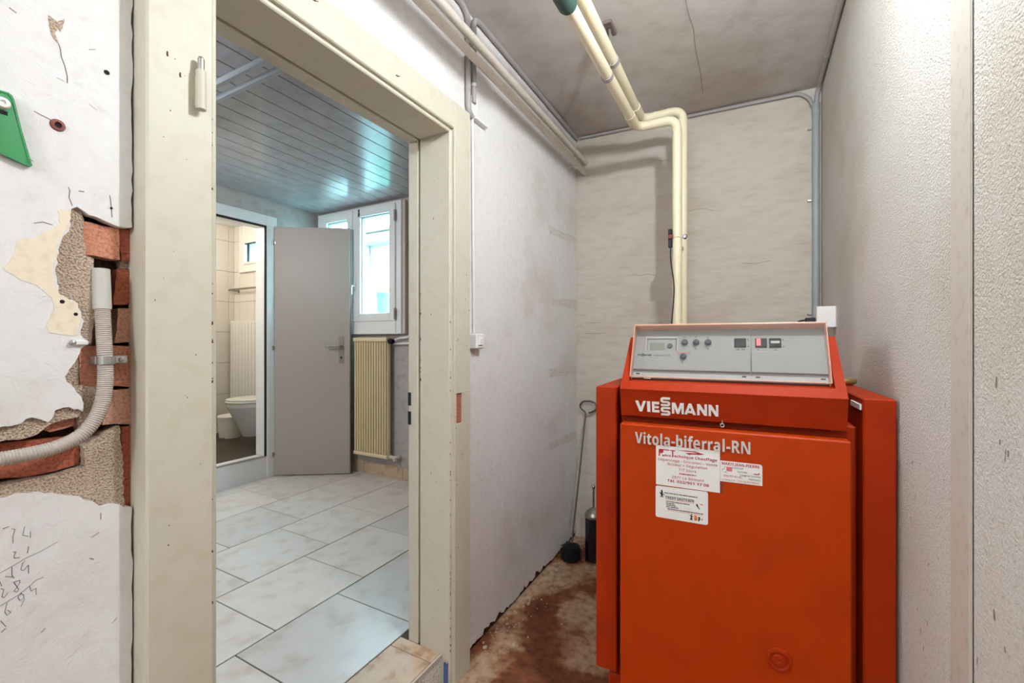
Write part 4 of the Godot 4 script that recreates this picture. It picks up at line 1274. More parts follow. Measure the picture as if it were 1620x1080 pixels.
	for q in [[-0.100, 0.112], [-0.069, 0.112], [-0.0375, 0.112], [-0.0685, 0.0755], [-0.037, 0.0755], [0.064, 0.104], [0.064, 0.083], [0.1465, 0.104], [0.1465, 0.083], [0.0875, 0.0735], [0.128, 0.0735], [-0.102, 0.0295], [0.0355, 0.0735], [0.040, 0.0735], [0.050, 0.0735], [0.0545, 0.0735]]:
		boxpart("symbol_print", Vector3(q[0] - 0.0016, q[1] - 0.0014, 0.0), Vector3(q[0] + 0.0016, q[1] + 0.0014, 0.0075 if q[1] < 0.06 else 0.0004), 0.0, M["knob grey"], p)
	name_plate(p, Transform3D(Basis(), Vector3(0, 0, 0.007)), -0.2283, -0.1883, 0.0475, 0.0057, 0.0003, M["print black"], "print")
	fit(p, "Trimatik-MC/B", -0.1811, -0.1368, 0.0470, 0.0530, 0.0072, M["knob grey"], false, 0.0004, "print")
	# clear hinged cover: thin sheets in front of the panel
	b = MB.new()
	var x0 := -0.2395
	var x1 := 0.2395
	var A := Vector3(x0, -0.030, 0.034)
	var B := Vector3(x1, -0.030, 0.034)
	var C := Vector3(x1, 0.140, 0.028)
	var D := Vector3(x0, 0.140, 0.028)
	var back := Vector3(0, 0, -0.030)
	b.quad(A, B, C, D, Vector3.BACK)
	b.quad(D, C, C + back, D + back, Vector3.UP)
	b.quad(A, D, D + back, A + back * 0.8, Vector3.LEFT)
	b.quad(B, C, C + back, B + back * 0.8, Vector3.RIGHT)
	put("clear_cover", b, M["clear cover"], p)
	b = MB.new()   # rim of the cover; the boiler orange reflected in it is painted on
	b.box(Vector3(x0, 0.1365, -0.004), Vector3(x1, 0.1425, 0.029), 0.002)
	b.tube([A, B], 0.0014, 8)
	b.box(Vector3(x0 - 0.001, -0.028, 0.0), Vector3(x0 + 0.0012, 0.140, 0.030), 0.0008)
	b.box(Vector3(x1 - 0.0012, -0.028, 0.0), Vector3(x1 + 0.001, 0.140, 0.030), 0.0008)
	put("cover_rim", b, M["cover orange reflection"], p)

func cards(t: Node3D) -> void:
	var z := 0.037
	var R: StandardMaterial3D = M["print crimson"]
	var K: StandardMaterial3D = M["print black"]
	# large service card
	var c := boxpart("sticker", Vector3(-0.5216, 0.8217, z), Vector3(-0.3640, 0.9285, z + 0.0006), 0.0, M["card white"], t)
	c.set_meta("label", "large white service card printed in crimson")
	z += 0.0008
	flat(c, [[-0.513, 0.919], [-0.487, 0.919], [-0.487, 0.9165], [-0.5025, 0.9165], [-0.5025, 0.9135], [-0.501, 0.9105], [-0.504, 0.9105], [-0.508, 0.9060], [-0.511, 0.9105], [-0.511, 0.900], [-0.5145, 0.900], [-0.5145, 0.9165]], z, R)
	flat(c, [[-0.505, 0.9045], [-0.501, 0.9045], [-0.501, 0.900], [-0.505, 0.900]], z, R)
	flat(c, [[-0.485, 0.919], [-0.472, 0.919], [-0.472, 0.9165], [-0.477, 0.9165], [-0.477, 0.900], [-0.4800, 0.900], [-0.4800, 0.9165], [-0.485, 0.9165]], z, R)
	line(c, "éro", -0.4915, 0.9005, 0.0060, 0.0165, z, R, true)
	line(c, "echnique Chauffage", -0.4225, 0.9005, 0.0070, 0.104, z, R, true)
	flat(c, [[-0.470, 0.9195], [-0.445, 0.9215], [-0.425, 0.9215], [-0.4, 0.9165], [-0.412, 0.9135], [-0.43, 0.9130], [-0.438, 0.9110], [-0.447, 0.9150], [-0.440, 0.9155], [-0.432, 0.9165], [-0.418, 0.9168], [-0.428, 0.9195], [-0.445, 0.9190]], z, R)
	line(c, "Dépannage - Entretien - Vente", -0.443, 0.8880, 0.0068, 0.146, z, R)
	line(c, "Brûleur + Régulation", -0.443, 0.8775, 0.0066, 0.098, z, R)
	line(c, "7/7 Jours", -0.442, 0.8655, 0.0070, 0.043, z, R)
	smear(c, -0.462, -0.420, 0.8565, 0.0035, z, R)
	line(c, "2877 Le Bémont", -0.441, 0.8440, 0.0070, 0.079, z, R)
	line(c, "Tél. 032/951 17 08", -0.441, 0.8330, 0.0068, 0.102, z, R, true)
	# small card
	z = 0.037
	c = MeshInstance3D.new()
	var b := MB.new()
	b.ext([[-0.3634, 0.8525], [-0.2691, 0.8530], [-0.2691, 0.9000], [-0.2710, 0.9040], [-0.2745, 0.9053], [-0.3634, 0.9052]], Vector3.RIGHT, Vector3.UP, Vector3.BACK, z, z + 0.0005)
	c = put("sticker", b, M["card white"], t)
	c.set_meta("label", "small white business card with crimson heading")
	z += 0.0007
	line(c, "MARTI JEAN-PIERRE", -0.3175, 0.8955, 0.0068, 0.084, z, R, true)
	line(c, "CHAUFFAGE", -0.3240, 0.8880, 0.0038, 0.026, z, K)
	line(c, "SANITAIRE", -0.3130, 0.8795, 0.0038, 0.022, z, K)
	line(c, "Tubage de Cheminée", -0.2960, 0.8720, 0.0042, 0.046, z, K)
	line(c, "RAMONAGE", -0.2860, 0.8640, 0.0036, 0.024, z, K)
	line(c, "032/97 42 42", -0.3350, 0.8655, 0.0048, 0.040, z, R)
	line(c, "Le Chaux 27A - 2722 LES REUSSILLES", -0.3175, 0.8560, 0.0042, 0.084, z, R)
	flat(c, [[-0.349, 0.880], [-0.336, 0.880], [-0.336, 0.891], [-0.349, 0.891]], z, mat("print pink", Color(0.82, 0.40, 0.47), 0.6))
	flat(c, [[-0.289, 0.8795], [-0.283, 0.8785], [-0.2755, 0.8800], [-0.2755, 0.8850], [-0.2785, 0.8815], [-0.289, 0.8810]], z, R)
	b = MB.new()
	b.ribbon([Vector3(-0.3505, 0.8905, z), Vector3(-0.3535, 0.8905, z), Vector3(-0.3535, 0.8845, z), Vector3(-0.3585, 0.8845, z), Vector3(-0.3585, 0.8770, z)], 0.0007, Vector3.BACK)
	b.ribbon([Vector3(-0.3540, 0.8760, z), Vector3(-0.3505, 0.8785, z), Vector3(-0.3480, 0.8745, z)], 0.0007, Vector3.BACK)
	put("print", b, K, c)
	# a scrap of brown tape under the small card
	b = MB.new()
	b.ext([[-0.3615, 0.8525], [-0.3560, 0.8525], [-0.3590, 0.8205], [-0.3632, 0.8215]], Vector3.RIGHT, Vector3.UP, Vector3.BACK, 0.037, 0.0373)
	put("tape_scrap", b, M["tape brown"], t)
	# lower card with rounded corners
	z = 0.037
	b = MB.new()
	var q := []
	for k in [[-0.3974, 0.8145, 0], [-0.5170, 0.8130, 1], [-0.5170, 0.7390, 2], [-0.3974, 0.7390, 3]]:
		for s in 5:
			var a: float = PI / 2 * (k[2] + s / 4.0)
			q.append([k[0] + cos(a) * 0.0055, k[1] + sin(a) * 0.0055])
	b.ext(q, Vector3.RIGHT, Vector3.UP, Vector3.BACK, z, z + 0.0005)
	c = put("sticker", b, M["card white"], t)
	c.set_meta("label", "white card with rounded corners and little figures")
	z += 0.0007
	var O: StandardMaterial3D = M["print orange"]
	line(c, "FREDY SAUTEBIN", -0.4610, 0.7870, 0.0072, 0.070, z, K, true)
	flat(c, [[-0.497, 0.7845], [-0.426, 0.7845], [-0.426, 0.7855], [-0.497, 0.7855]], z, O)
	flat(c, [[-0.492, 0.7560], [-0.404, 0.7560], [-0.404, 0.7570], [-0.492, 0.7570]], z, O)
	smear(c, -0.500, -0.416, 0.8005, 0.0026, z, K)
	smear(c, -0.4955, -0.436, 0.7785, 0.0026, z, K)
	smear(c, -0.4955, -0.474, 0.7735, 0.0026, z, K)
	smear(c, -0.4945, -0.470, 0.7690, 0.0026, z, K)
	smear(c, -0.4955, -0.464, 0.7640, 0.0030, z, K)
	smear(c, -0.492, -0.403, 0.7590, 0.0026, z, K)
	# simple little silhouettes: a sweep, a flyer, a man with a round stove
	flat(c, [[-0.5085, 0.8085], [-0.5050, 0.8085], [-0.5050, 0.8050], [-0.5035, 0.8045], [-0.5045, 0.8010], [-0.5040, 0.7990], [-0.4980, 0.7955], [-0.4985, 0.7945], [-0.5035, 0.7965], [-0.5040, 0.7930], [-0.5025, 0.7885], [-0.5050, 0.7885], [-0.5062, 0.7920], [-0.5090, 0.7890], [-0.5110, 0.7895], [-0.5080, 0.7940], [-0.5095, 0.7975], [-0.5130, 0.8020], [-0.5120, 0.8025], [-0.5080, 0.8005], [-0.5085, 0.8050]], z, K)
	flat(c, [[-0.4210, 0.7835], [-0.4185, 0.7850], [-0.4160, 0.7815], [-0.4140, 0.7760], [-0.4105, 0.7720], [-0.4115, 0.7710], [-0.4150, 0.7735], [-0.4175, 0.7780], [-0.4205, 0.7805]], z, K)
	flat(c, [[-0.4150, 0.7865], [-0.4030, 0.7850], [-0.4070, 0.7825]], z, O)
	flat(c, [[-0.4330, 0.7555], [-0.4300, 0.7555], [-0.4305, 0.7515], [-0.4265, 0.7490], [-0.4300, 0.7490], [-0.4300, 0.7440], [-0.4285, 0.7405], [-0.4310, 0.7405], [-0.4320, 0.7430], [-0.4345, 0.7405], [-0.4365, 0.7408], [-0.4330, 0.7455], [-0.4335, 0.7495], [-0.4375, 0.7525], [-0.4365, 0.7532], [-0.4325, 0.7515]], z, K)
	flat(c, [[-0.4260, 0.7530], [-0.4220, 0.7545], [-0.4180, 0.7525], [-0.4190, 0.7490], [-0.4165, 0.7450], [-0.4190, 0.7405], [-0.4240, 0.7400], [-0.4260, 0.7440], [-0.4245, 0.7480]], z, O)
	flat(c, [[-0.4160, 0.7510], [-0.4120, 0.7520], [-0.4100, 0.7470], [-0.4125, 0.7405], [-0.4165, 0.7405], [-0.4150, 0.7450]], z, K)
	flat(c, [[-0.4090, 0.7465], [-0.4060, 0.7465], [-0.4040, 0.7505], [-0.4050, 0.7440], [-0.4085, 0.7445]], z, M["switch red"])

# ---------------------------------------------------------------- pipes and cables
func pipe_thing(called: String, label: String, path: Array, r: float, m: Material, group := "", part := "pipe") -> Node3D:
	var t := thing(called, label, "pipe", path[0], 0.0, group)
	var b := MB.new()
	b.tube(path.map(func(p): return p - path[0]), r, 16)
	put(part, b, m, t)
	return t

func collar(t: Node3D, at: Vector3, dir: Vector3, r: float, wide: float, m: Material, called := "collar") -> void:
	var b := MB.new()
	var p := at - t.position
	var d := dir.normalized() * wide * 0.5
	b.tube([p - d, p + d], r, 16)
	put(called, b, m, t)

func overhead_pipes() -> void:
	var C: StandardMaterial3D = M["cream pipe"]
	var R: StandardMaterial3D = M["grey conduit"]
	# lower pipe of the pair
	var A := fillet([Vector3(-0.508, 2.245, 0.9), Vector3(-0.492, 2.245, -2.17), Vector3(-0.307, 2.245, -2.17), Vector3(-0.307, 1.007, -2.17)], 0.055)
	var t := pipe_thing("heating_pipe", "lower cream heating pipe of the overhead pair, with a green foam sleeve", A, 0.021, C)
	collar(t, Vector3(-0.4935, 2.245, -2.075), Vector3(0, 0, 1), 0.0235, 0.09, C)
	for q in [[Vector3(-0.425, 2.245, -2.17), Vector3.RIGHT], [Vector3(-0.367, 2.245, -2.17), Vector3.RIGHT], [Vector3(-0.307, 2.185, -2.17), Vector3.UP], [Vector3(-0.307, 1.47, -2.17), Vector3.UP]]:
		collar(t, q[0], q[1], 0.0222, 0.007, C)
	b_sleeve(t)
	collar(t, Vector3(-0.4968, 2.245, -1.69), Vector3(0, 0, 1), 0.0238, 0.022, R, "pipe_clip")
	# upper pipe
	var B := fillet([Vector3(-0.474, 2.327, 0.9), Vector3(-0.490, 2.327, -2.265), Vector3(-0.294, 2.327, -2.265), Vector3(-0.294, 1.007, -2.265)], 0.055)
	t = pipe_thing("heating_pipe", "upper cream heating pipe of the overhead pair, nearer the ceiling", B, 0.021, C)
	collar(t, Vector3(-0.4885, 2.327, -2.17), Vector3(0, 0, 1), 0.0235, 0.09, C)
	for q in [[Vector3(-0.425, 2.327, -2.265), Vector3.RIGHT], [Vector3(-0.36, 2.327, -2.265), Vector3.RIGHT], [Vector3(-0.294, 2.26, -2.265), Vector3.UP]]:
		collar(t, q[0], q[1], 0.0222, 0.007, C)
	collar(t, Vector3(-0.487, 2.327, -1.74), Vector3(0, 0, 1), 0.0238, 0.022, R, "pipe_clip")
	# hanger that carries both
	t = thing("pipe_hanger", "rusty bracket on the ceiling that carries the two cream pipes", "bracket", Vector3(-0.502, 2.465, -1.735))
	var b := MB.new()
	b.box(Vector3(-0.025, -0.012, -0.045), Vector3(0.02, 0.002, 0.045), 0.003)
	b.box(Vector3(-0.018, -0.05, -0.01), Vector3(-0.010, -0.01, 0.035), 0.002)
	b.lathe([[0.0, 0.012], [0.011, 0.012], [0.011, 0.0]], 10, Transform3D(Basis(Vector3.BACK, PI / 2), Vector3(-0.018, -0.03, 0.012)))
	put("anchor_plate", b, M["rusty iron"], t)
	b = MB.new()
	b.tube([Vector3(0.0, -0.01, 0.0), Vector3(0.010, -0.118, 0.0)], 0.006, 10)
	b.tube([Vector3(0.010, -0.138, 0.0), Vector3(0.006, -0.20, 0.045)], 0.005, 10)
	put("rod", b, M["zinc"], t)
	b = MB.new()
	b.box(Vector3(-0.032, -0.014, -0.055), Vector3(0.004, -0.001, -0.025), 0.004)
	put("plaster_lump", b, M["crumbs"], t)
	# sensor strapped to the lower pipe, with its lead
	t = thing("strap_sensor", "black temperature sensor strapped to the upright cream pipe, with a thin black lead", "sensor", Vector3(-0.307, 1.69, -2.17))
	boxpart("sensor_block", Vector3(-0.037, -0.042, -0.006), Vector3(-0.022, 0.042, 0.018), 0.002, M["rubber black"], t)
	b = MB.new()
	b.lathe([[0.0, 0.010], [0.0095, 0.010], [0.011, 0.006], [0.011, 0.0]], 14, Transform3D(Basis(Vector3.RIGHT, PI / 2), Vector3(-0.026, 0.005, 0.017)))
	put("sensor_nut", b, M["red brown plug"], t)
	b = MB.new()
	b.lathe([[0.0, 0.013], [0.007, 0.013], [0.012, 0.008], [0.012, 0.0], [0.0, 0.0]], 8, Transform3D(Basis(Vector3.RIGHT, PI / 2), Vector3(0.036, 0.0, 0.008)))
	put("bolt", b, M["chrome"], t)
	b = MB.new()
	b.tube([Vector3(-0.026, 0.004, 0.020), Vector3(0.0, 0.003, 0.0235), Vector3(0.036, 0.0, 0.012)], 0.0015, 8)
	put("strap", b, C, t)
	b = MB.new()
	b.tube(fillet([Vector3(-0.026, -0.04, 0.014), Vector3(-0.026, -0.10, 0.022), Vector3(-0.008, -0.22, 0.025), Vector3(-0.012, -0.30, 0.025), Vector3(-0.025, -0.45, 0.024), Vector3(-0.03, -0.62, 0.03)], 0.06), 0.0028, 8)
	put("lead", b, M["rubber black"], t)

func b_sleeve(t: Node3D) -> void:
	var b := MB.new()
	b.tube([Vector3(-0.508, 2.245, 0.88) - t.position, Vector3(-0.4975, 2.245, -1.272) - t.position, Vector3(-0.4974, 2.245, -1.285) - t.position], [0.031, 0.031, 0.026], 18)
	put("foam_sleeve", b, M["green foam"], t)

func wall_services() -> void:
	var P: StandardMaterial3D = M["painted pipe"]
	var R: StandardMaterial3D = M["grey conduit"]
	var S: StandardMaterial3D = M["slate conduit"]
	# two painted pipes along the door wall
	var t := pipe_thing("wall_pipe", "lower of two painted pipes running above the doorway", [Vector3(-0.9, 2.283, 1.09), Vector3(-0.9, 2.243, -2.6)], 0.0162, P)
	for z in [-0.62, -2.45]:
		clip(t, Vector3(-0.9, 2.2657 + z * 0.0108, z))
	t = pipe_thing("wall_pipe", "upper of two painted pipes running above the doorway, closer to the ceiling", [Vector3(-0.9, 2.350, 1.09), Vector3(-0.9, 2.305, -2.6)], 0.0162, P)
	for z in [-0.60, -2.47]:
		clip(t, Vector3(-0.9, 2.3367 + z * 0.0122, z))
	# thin conduits under the ceiling
	t = pipe_thing("cable_conduit", "thin grey conduit along the top of the door wall, turning down beside the door frame", fillet([Vector3(-0.947, 2.452, -2.58), Vector3(-0.947, 2.470, -1.470), Vector3(-0.947, 2.455, -1.433), Vector3(-0.947, 2.13, -1.430)], 0.02), 0.0105, R)
	for z in [-1.58, -1.85, -2.15, -2.42]:
		collar(t, Vector3(-0.947, 2.470 + (z + 1.47) * 0.0162, z), Vector3(0, 0.0162, 1), 0.0118, 0.006, R)
	collar(t, Vector3(-0.947, 2.335, -1.432), Vector3.UP, 0.0118, 0.006, R)
	collar(t, Vector3(-0.947, 2.20, -1.431), Vector3.UP, 0.0118, 0.012, M["white plastic"])
	t = pipe_thing("cable_conduit", "short grey conduit dropping from the ceiling to the corner of the door frame", fillet([Vector3(-0.947, 2.468, 1.05), Vector3(-0.947, 2.466, -1.355), Vector3(-0.947, 2.44, -1.392), Vector3(-0.947, 2.105, -1.393), Vector3(-0.947, 2.083, -1.402), Vector3(-0.952, 2.078, -1.425)], 0.02), 0.0105, R)
	collar(t, Vector3(-0.947, 2.36, -1.393), Vector3.UP, 0.0118, 0.006, R)
	collar(t, Vector3(-0.947, 2.17, -1.393), Vector3.UP, 0.0118, 0.014, R)
	t = pipe_thing("cable_conduit", "thin conduit under the ceiling along the back wall", fillet([Vector3(-0.93, 2.462, WB + 0.012), Vector3(0.205, 2.434, WB + 0.012), Vector3(0.245, 2.40, WB + 0.016), Vector3(0.262, 2.345, WB + 0.02)], 0.04), 0.0085, R)
	for x in [-0.82, -0.28, 0.14]:
		collar(t, Vector3(x, 2.4391 - (x - 0.0) * 0.0247, WB + 0.012), Vector3(1, -0.0247, 0), 0.0098, 0.006, R)
	t = pipe_thing("cable_conduit", "grey conduit in the corner between ceiling and right wall", fillet([Vector3(WR - 0.014, 2.434, 1.05), Vector3(WR - 0.014, 2.434, WB + 0.05), Vector3(WR - 0.02, 2.40, WB + 0.022), Vector3(WR - 0.022, 2.345, WB + 0.02)], 0.03), 0.0105, R)
	for z in [-1.9, -2.3]:
		collar(t, Vector3(WR - 0.014, 2.434, z), Vector3.BACK, 0.0118, 0.006, R)
	t = pipe_thing("riser_conduit", "thick grey conduit running down the back wall in the right corner", [Vector3(0.2715, 2.352, WB + 0.020), Vector3(0.2715, 1.20, WB + 0.020)], 0.0165, S)
	collar(t, Vector3(0.2715, 2.335, WB + 0.020), Vector3.UP, 0.018, 0.055, S)
	collar(t, Vector3(0.2715, 1.90, WB + 0.020), Vector3.UP, 0.018, 0.007, S)
	for y in [2.25, 1.90, 1.345]:
		boxpart("saddle", Vector3(-0.034, y - 2.352 - 0.004, -0.019), Vector3(-0.014, y - 2.352 + 0.004, -0.008), 0.001, M["zinc"], t)
	# white lead down the edge of the frame to the switch
	t = pipe_thing("switch_cable", "thin white cable running down beside the door frame to the switch", [Vector3(-0.954, 2.085, -1.432), Vector3(-0.954, 1.245, -1.442)], 0.0055, M["white plastic"])
	for y in [1.95, 1.55, 1.30]:
		collar(t, Vector3(-0.954, y, -1.432 - (2.085 - y) * 0.0119), Vector3.UP, 0.0066, 0.006, M["white plastic"])
	t = thing("cable_clip_plate", "small white angled cover plate at the top corner of the door frame", "bracket", Vector3(WL, 2.085, -1.45))
	boxpart("back_plate", Vector3(0.0, 0.0, -0.012), Vector3(0.012, 0.075, 0.03), 0.001, M["white plastic"], t)
	boxpart("shelf_plate", Vector3(0.0, -0.012, -0.075), Vector3(0.022, -0.001, 0.018), 0.001, M["white plastic"], t)
	t = thing("light_switch", "white surface-mounted light switch beside the door frame", "switch", Vector3(WL, 1.2115, -1.447))
	boxpart("switch_box", Vector3(0.0, -0.029, -0.029), Vector3(0.034, 0.029, 0.029), 0.004, M["white plastic"], t)
	boxpart("rocker", Vector3(0.033, -0.016, -0.013), Vector3(0.039, 0.012, 0.013), 0.002, M["white plastic"], t)
	boxpart("rocker_gap", Vector3(0.0332, -0.0185, -0.014), Vector3(0.0345, -0.0155, 0.014), 0.0, M["switch black"], t)
	# socket on the right wall with a black plug
	t = thing("wall_socket", "white square socket box on the right wall above the boiler", "socket", Vector3(WR, 1.318, -2.20))
	boxpart("socket_box", Vector3(-0.066, -0.052, -0.036), Vector3(0.0, 0.034, 0.036), 0.003, M["white plastic"], t)
	t = thing("power_plug", "black plug with a curved lead in the white socket box", "plug", Vector3(WR - 0.066, 1.298, -2.20))
	boxpart("plug_body", Vector3(-0.036, -0.010, -0.012), Vector3(0.0, 0.010, 0.012), 0.003, M["rubber black"], t)
	var b := MB.new()
	b.tube(fillet([Vector3(-0.034, 0, 0), Vector3(-0.055, -0.002, 0), Vector3(-0.075, -0.02, 0.0), Vector3(-0.09, -0.07, 0.0), Vector3(-0.10, -0.2, 0.0)], 0.03), 0.0038, 10)
	put("lead", b, M["rubber black"], t)

func clip(t: Node3D, at: Vector3) -> void:
	var b := MB.new()
	var p := at - t.position
	b.tube([p + Vector3(0, 0, -0.008), p + Vector3(0, 0, 0.008)], 0.0180, 14)
	b.tube([p, p + Vector3(-0.06, 0, 0)], 0.005, 8)
	put("pipe_clip", b, M["painted pipe"], t)

# ---------------------------------------------------------------- things on the near stretch of wall
func near_wall_things() -> void:
	# corrugated conduit in the chase
	var raw := fillet([Vector3(-0.968, 1.328, -0.324), Vector3(-0.962, 1.268, -0.324), Vector3(-0.952, 1.189, -0.324), Vector3(-0.949, 1.147, -0.324), Vector3(-0.947, 1.112, -0.3205), Vector3(-0.945, 1.082, -0.310), Vector3(-0.943, 1.058, -0.291), Vector3(-0.942, 1.046, -0.262), Vector3(-0.942, 1.043, -0.231), Vector3(-0.943, 1.042, -0.206), Vector3(-0.946, 1.040, -0.02)], 0.03, 5)
	var curve := Curve3D.new()
	for p in raw:
		if curve.point_count == 0 or curve.get_point_position(curve.point_count - 1).distance_to(p) > 0.0015:
			curve.add_point(p)
	var n := int(curve.get_baked_length() / 0.0007)
	var path := []
	var rad := []
	for i in n + 1:
		path.append(curve.sample_baked(curve.get_baked_length() * i / n))
		rad.append(0.0103 + 0.0006 * sin(TAU * i / 5.0))
	var t := thing("corrugated_conduit", "grey corrugated cable conduit bending out of the bare brick patch", "conduit", path[0])
	var b := MB.new()
	b.tube(path.map(func(p): return p - path[0]), rad, 18)
	put("ribbed_hose", b, M["flex conduit"], t)
	b = MB.new()
	b.tube([Vector3(0, 0.004, 0), Vector3(0.0062, -0.060, 0), Vector3(0.0066, -0.064, 0)], [0.0122, 0.0122, 0.0115], 20)
	put("end_sleeve", b, M["sleeve grey"], t)
	# metal strap
	t = thing("pipe_strap", "zinc strap with a screw that holds the corrugated conduit to a brick", "strap", Vector3(-0.974, 1.179, -0.324))
	b = MB.new()
	var arc := []
	for k in 13:
		var a := PI * k / 12.0
		arc.append(Vector3(0.024 + sin(a) * 0.0125, 0.0, cos(a) * 0.0125))
	for k in 12:
		var d: Vector3 = (arc[k] - Vector3(0.024, 0, 0)).normalized()
		b.quad(arc[k] + Vector3(0, -0.0065, 0), arc[k + 1] + Vector3(0, -0.0065, 0), arc[k + 1] + Vector3(0, 0.0065, 0), arc[k] + Vector3(0, 0.0065, 0), d)
	b.box(Vector3(0.0, -0.0065, -0.030), Vector3(0.0255, 0.0065, -0.0120), 0.0015)
	b.box(Vector3(0.0, -0.0065, 0.0120), Vector3(0.0255, 0.0065, 0.0135), 0.0005)
	put("strap_band", b, M["zinc"], t)
	b = MB.new()
	b.lathe([[0.0, 0.0035], [0.0035, 0.003], [0.0045, 0.0]], 12, Transform3D(Basis(Vector3.BACK, -PI / 2), Vector3(0.0255, 0, -0.021)))
	put("screw", b, M["brushed steel"], t)
	t = thing("cable_clip", "small white nailed cable clip left of the corrugated conduit", "clip", Vector3(WL, 1.208, -0.294))
	b = MB.new()
	b.box(Vector3(-0.004, -0.004, -0.010), Vector3(0.006, 0.004, 0.006), 0.0015)
	put("clip_body", b, M["white plastic"], t)
	b = MB.new()
	b.lathe([[0.0, 0.004], [0.0038, 0.003], [0.0045, 0.0]], 12, Transform3D(Basis(Vector3.BACK, -PI / 2), Vector3(0.003, 0.0, 0.0085)))
	b.tube([Vector3(-0.004, 0, 0.0085), Vector3(0.004, 0, 0.0085)], 0.0015, 8)
	put("nail_head", b, M["zinc"], t)
	# green plastic bracket at the edge of the picture
	t = thing("green_bracket", "green plastic bracket screwed to the white wall", "bracket", Vector3(WL, 1.52, -0.20))
	b = MB.new()
	b.ext([[0.10, 0.030], [0.017, 0.047], [-0.007, 0.052], [-0.0145, 0.0525], [-0.0185, 0.050], [-0.0205, 0.045], [-0.029, 0.0], [-0.0385, -0.043], [-0.0395, -0.0455], [-0.037, -0.048], [-0.033, -0.0475], [-0.007, -0.039], [0.017, -0.032], [0.10, -0.010]], Vector3.BACK, Vector3.UP, Vector3.RIGHT, 0.004, 0.0085)
	put("plate", b, M["green plastic"], t)
	b = MB.new()
	b.tube([Vector3(0.0085, -0.043, -0.036), Vector3(0.0085, 0.0, -0.027), Vector3(0.0085, 0.044, -0.0185), Vector3(0.0085, 0.0505, -0.014), Vector3(0.0085, 0.046, 0.017), Vector3(0.0085, 0.032, 0.08)], 0.0012, 8)
	put("raised_rim", b, M["green plastic"], t)
	b = MB.new()
	b.tube([Vector3(0.0, 0.034, -0.0085), Vector3(0.005, 0.034, -0.0085)], 0.005, 10)
	b.lathe([[0.0, 0.004], [0.0028, 0.004], [0.0032, 0.0065], [0.0068, 0.006], [0.0085, 0.002], [0.0085, 0.0]], 18, Transform3D(Basis(Vector3.BACK, -PI / 2), Vector3(0.0085, 0.034, -0.0085)))
	put("screw", b, M["white plastic"], t)
	boxpart("slot_hole", Vector3(0.0083, 0.018, -0.014), Vector3(0.0088, 0.024, 0.004), 0.0, M["dark hole"], t)

# ---------------------------------------------------------------- things in the corner beside the boiler
func corner_things() -> void:
	var t := thing("flue_brush", "long steel rod with a looped handle and a black brush head, leaning in the corner", "brush", Vector3(-0.882, 0, -2.31))
	var foot := Vector3(0.0, 0.06, 0.0)
	var top := Vector3(-0.006, 0.772, -0.262)
	var b := MB.new()
	var loop := [foot, foot.lerp(top, 0.97), top]
	for q in [[-0.012, 0.016], [-0.036, 0.030], [-0.040, 0.052], [-0.022, 0.072], [0.018, 0.076], [0.052, 0.070], [0.068, 0.048], [0.062, 0.026], [0.036, 0.012], [0.018, 0.004]]:
		loop.append(top + Vector3(q[0], q[1], q[1] * -0.12))
	b.tube(fillet(loop, 0.012, 4), 0.0052, 10)
	put("looped_rod", b, mat("dull steel", Color(0.36, 0.35, 0.34), 0.45, 0.7), t)
	b = MB.new()
	var tr := Transform3D(Basis(), Vector3(0, 0.0, 0))
	b.lathe([[0.0, 0.0], [0.038, 0.0], [0.05, 0.012], [0.052, 0.06], [0.044, 0.078], [0.012, 0.088], [0.0, 0.09]], 20, tr)
	put("brush_core", b, M["bristle black"], t)
	b = MB.new()
	for i in 260:
		var a := rng.randf() * TAU
		var y := rng.randf_range(0.006, 0.075)
		var d := Vector3(cos(a), rng.randf_range(-0.25, 0.25), sin(a)).normalized()
		if y + d.y * 0.02 < 0.003:
			d.y = absf(d.y)
		b.tube([Vector3(0, y, 0) + Vector3(d.x, 0, d.z) * 0.042, Vector3(0, y, 0) + Vector3(d.x, 0, d.z) * 0.042 + d * rng.randf_range(0.012, 0.022)], 0.0012, 4, false)
	var br := put("bristles", b, M["bristle black"], t)
	br.set_meta("kind", "stuff")
	t = thing("brush_canister", "dark blue canister with a steel lid and ball-ended handle beside the boiler", "canister", Vector3(-0.768, 0, -2.35))
	b = MB.new()
	b.lathe([[0.0, 0.0], [0.046, 0.0], [0.046, 0.25], [0.0, 0.25]], 28)
	put("cylinder", b, M["canister navy"], t)
	b = MB.new()
	b.lathe([[0.0475, 0.0], [0.0475, 0.012], [0.0462, 0.012]], 28)
	put("foot_ring", b, M["chrome"], t)
	b = MB.new()
	b.lathe([[0.048, 0.246], [0.048, 0.258], [0.040, 0.275], [0.022, 0.290], [0.010, 0.296], [0.0, 0.296]], 28)
	put("lid", b, M["brushed steel"], t)
	b = MB.new()
	b.lathe([[0.006, 0.292], [0.006, 0.398], [0.0085, 0.402], [0.011, 0.411], [0.0085, 0.420], [0.0, 0.4235]], 16)
	put("handle", b, M["chrome"], t)

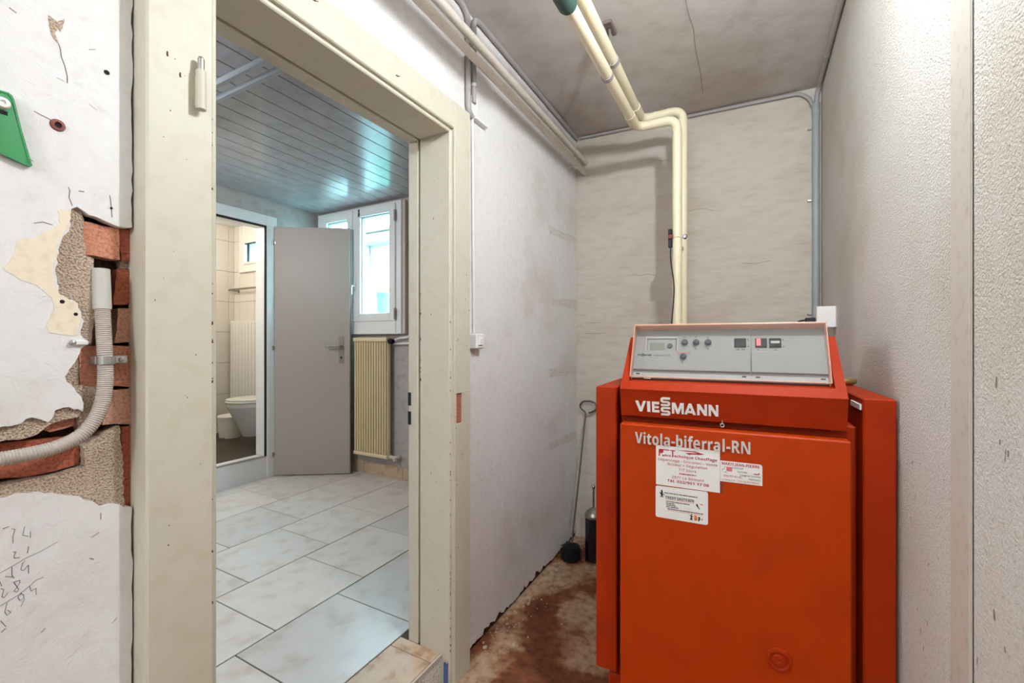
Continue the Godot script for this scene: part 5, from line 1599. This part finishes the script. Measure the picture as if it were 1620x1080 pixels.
# ---------------------------------------------------------------- things in the hall
func hall_things() -> void:
	var E: StandardMaterial3D = M["radiator enamel"]
	var t := thing("ribbed_radiator", "tall cream ribbed radiator under the hall window", "radiator", Vector3(-2.535, 0.28, HZ + 0.012))
	boxpart("panel", Vector3(-0.37, 0.0, 0.02), Vector3(0.0, 0.955, 0.055), 0.006, E, t)
	var b := MB.new()
	for k in 13:
		b.box(Vector3(-0.022 - k * 0.028, 0.03, 0.05), Vector3(-0.008 - k * 0.028, 0.925, 0.072), 0.004)
	put("ribs", b, E, t)
	boxpart("top_rail", Vector3(-0.37, 0.93, 0.01), Vector3(0.004, 0.962, 0.076), 0.005, E, t)
	boxpart("bottom_rail", Vector3(-0.37, 0.0, 0.01), Vector3(0.004, 0.028, 0.074), 0.005, E, t)
	b = MB.new()
	for x in [-0.08, -0.30]:
		b.box(Vector3(x - 0.015, 0.12, -0.012), Vector3(x + 0.015, 0.85, 0.021))
	put("wall_brackets", b, E, t)
	b = MB.new()
	b.lathe([[0.0, 0.0], [0.018, 0.0], [0.02, 0.01], [0.02, 0.035], [0.012, 0.045], [0.0, 0.045]], 16, Transform3D(Basis(Vector3.BACK, -PI / 2), Vector3(0.006, 0.93, 0.045)))
	put("valve_knob", b, M["switch black"], t)
	b = MB.new()
	b.tube(fillet([Vector3(0.0, 0.012, 0.035), Vector3(0.06, 0.012, 0.035), Vector3(0.072, 0.012, -0.008)], 0.02), 0.014, 12)
	b.lathe([[0.0, -0.012], [0.016, -0.012], [0.016, 0.012], [0.0, 0.012]], 12, Transform3D(Basis(), Vector3(0.055, 0.0, 0.035)))
	put("return_elbow", b, M["painted pipe"], t)
	var grp := "radiator supply pipes"
	pipe_thing("radiator_pipe", "upper white pipe curving from the radiator valve up the hall wall", fillet([Vector3(-2.478, 1.222, -2.62), Vector3(-2.455, 1.235, -2.645), Vector3(-2.36, 1.243, -2.648), Vector3(-2.335, 1.27, -2.648), Vector3(-2.335, 2.34, -2.648)], 0.025), 0.009, M["white lacquer"], grp)
	pipe_thing("radiator_pipe", "lower white pipe behind the radiator curving up the hall wall", fillet([Vector3(-2.52, 1.192, -2.648), Vector3(-2.34, 1.195, -2.648), Vector3(-2.31, 1.225, -2.648), Vector3(-2.31, 2.34, -2.648)], 0.03), 0.009, M["white lacquer"], grp)
	# drying rails under the ceiling boards
	for q in [[-1.046, "nearer of two grey metal drying rails under the hall ceiling"], [-1.112, "farther of two grey metal drying rails under the hall ceiling"]]:
		t = thing("drying_rail", q[1], "rail", Vector3(-1.60, 2.30, q[0]), 0.0, "drying rails")
		b = MB.new()
		b.box(Vector3(-1.0, -0.010, -0.0085), Vector3(0.0, 0.012, -0.0065))
		b.box(Vector3(-1.0, -0.010, 0.0065), Vector3(0.0, 0.012, 0.0085))
		b.box(Vector3(-1.0, -0.012, -0.0085), Vector3(0.0, -0.009, 0.0085))
		put("channel", b, M["metal rail"], t)
		b = MB.new()
		for x in [-0.03, -0.95]:
			b.tube([Vector3(x, -0.01, 0), Vector3(x, 0.051, 0)], 0.004, 8)
		b.box(Vector3(-0.002, -0.012, -0.009), Vector3(0.012, 0.004, 0.009), 0.002)
		put("hanger_bolt", b, M["zinc"], t)
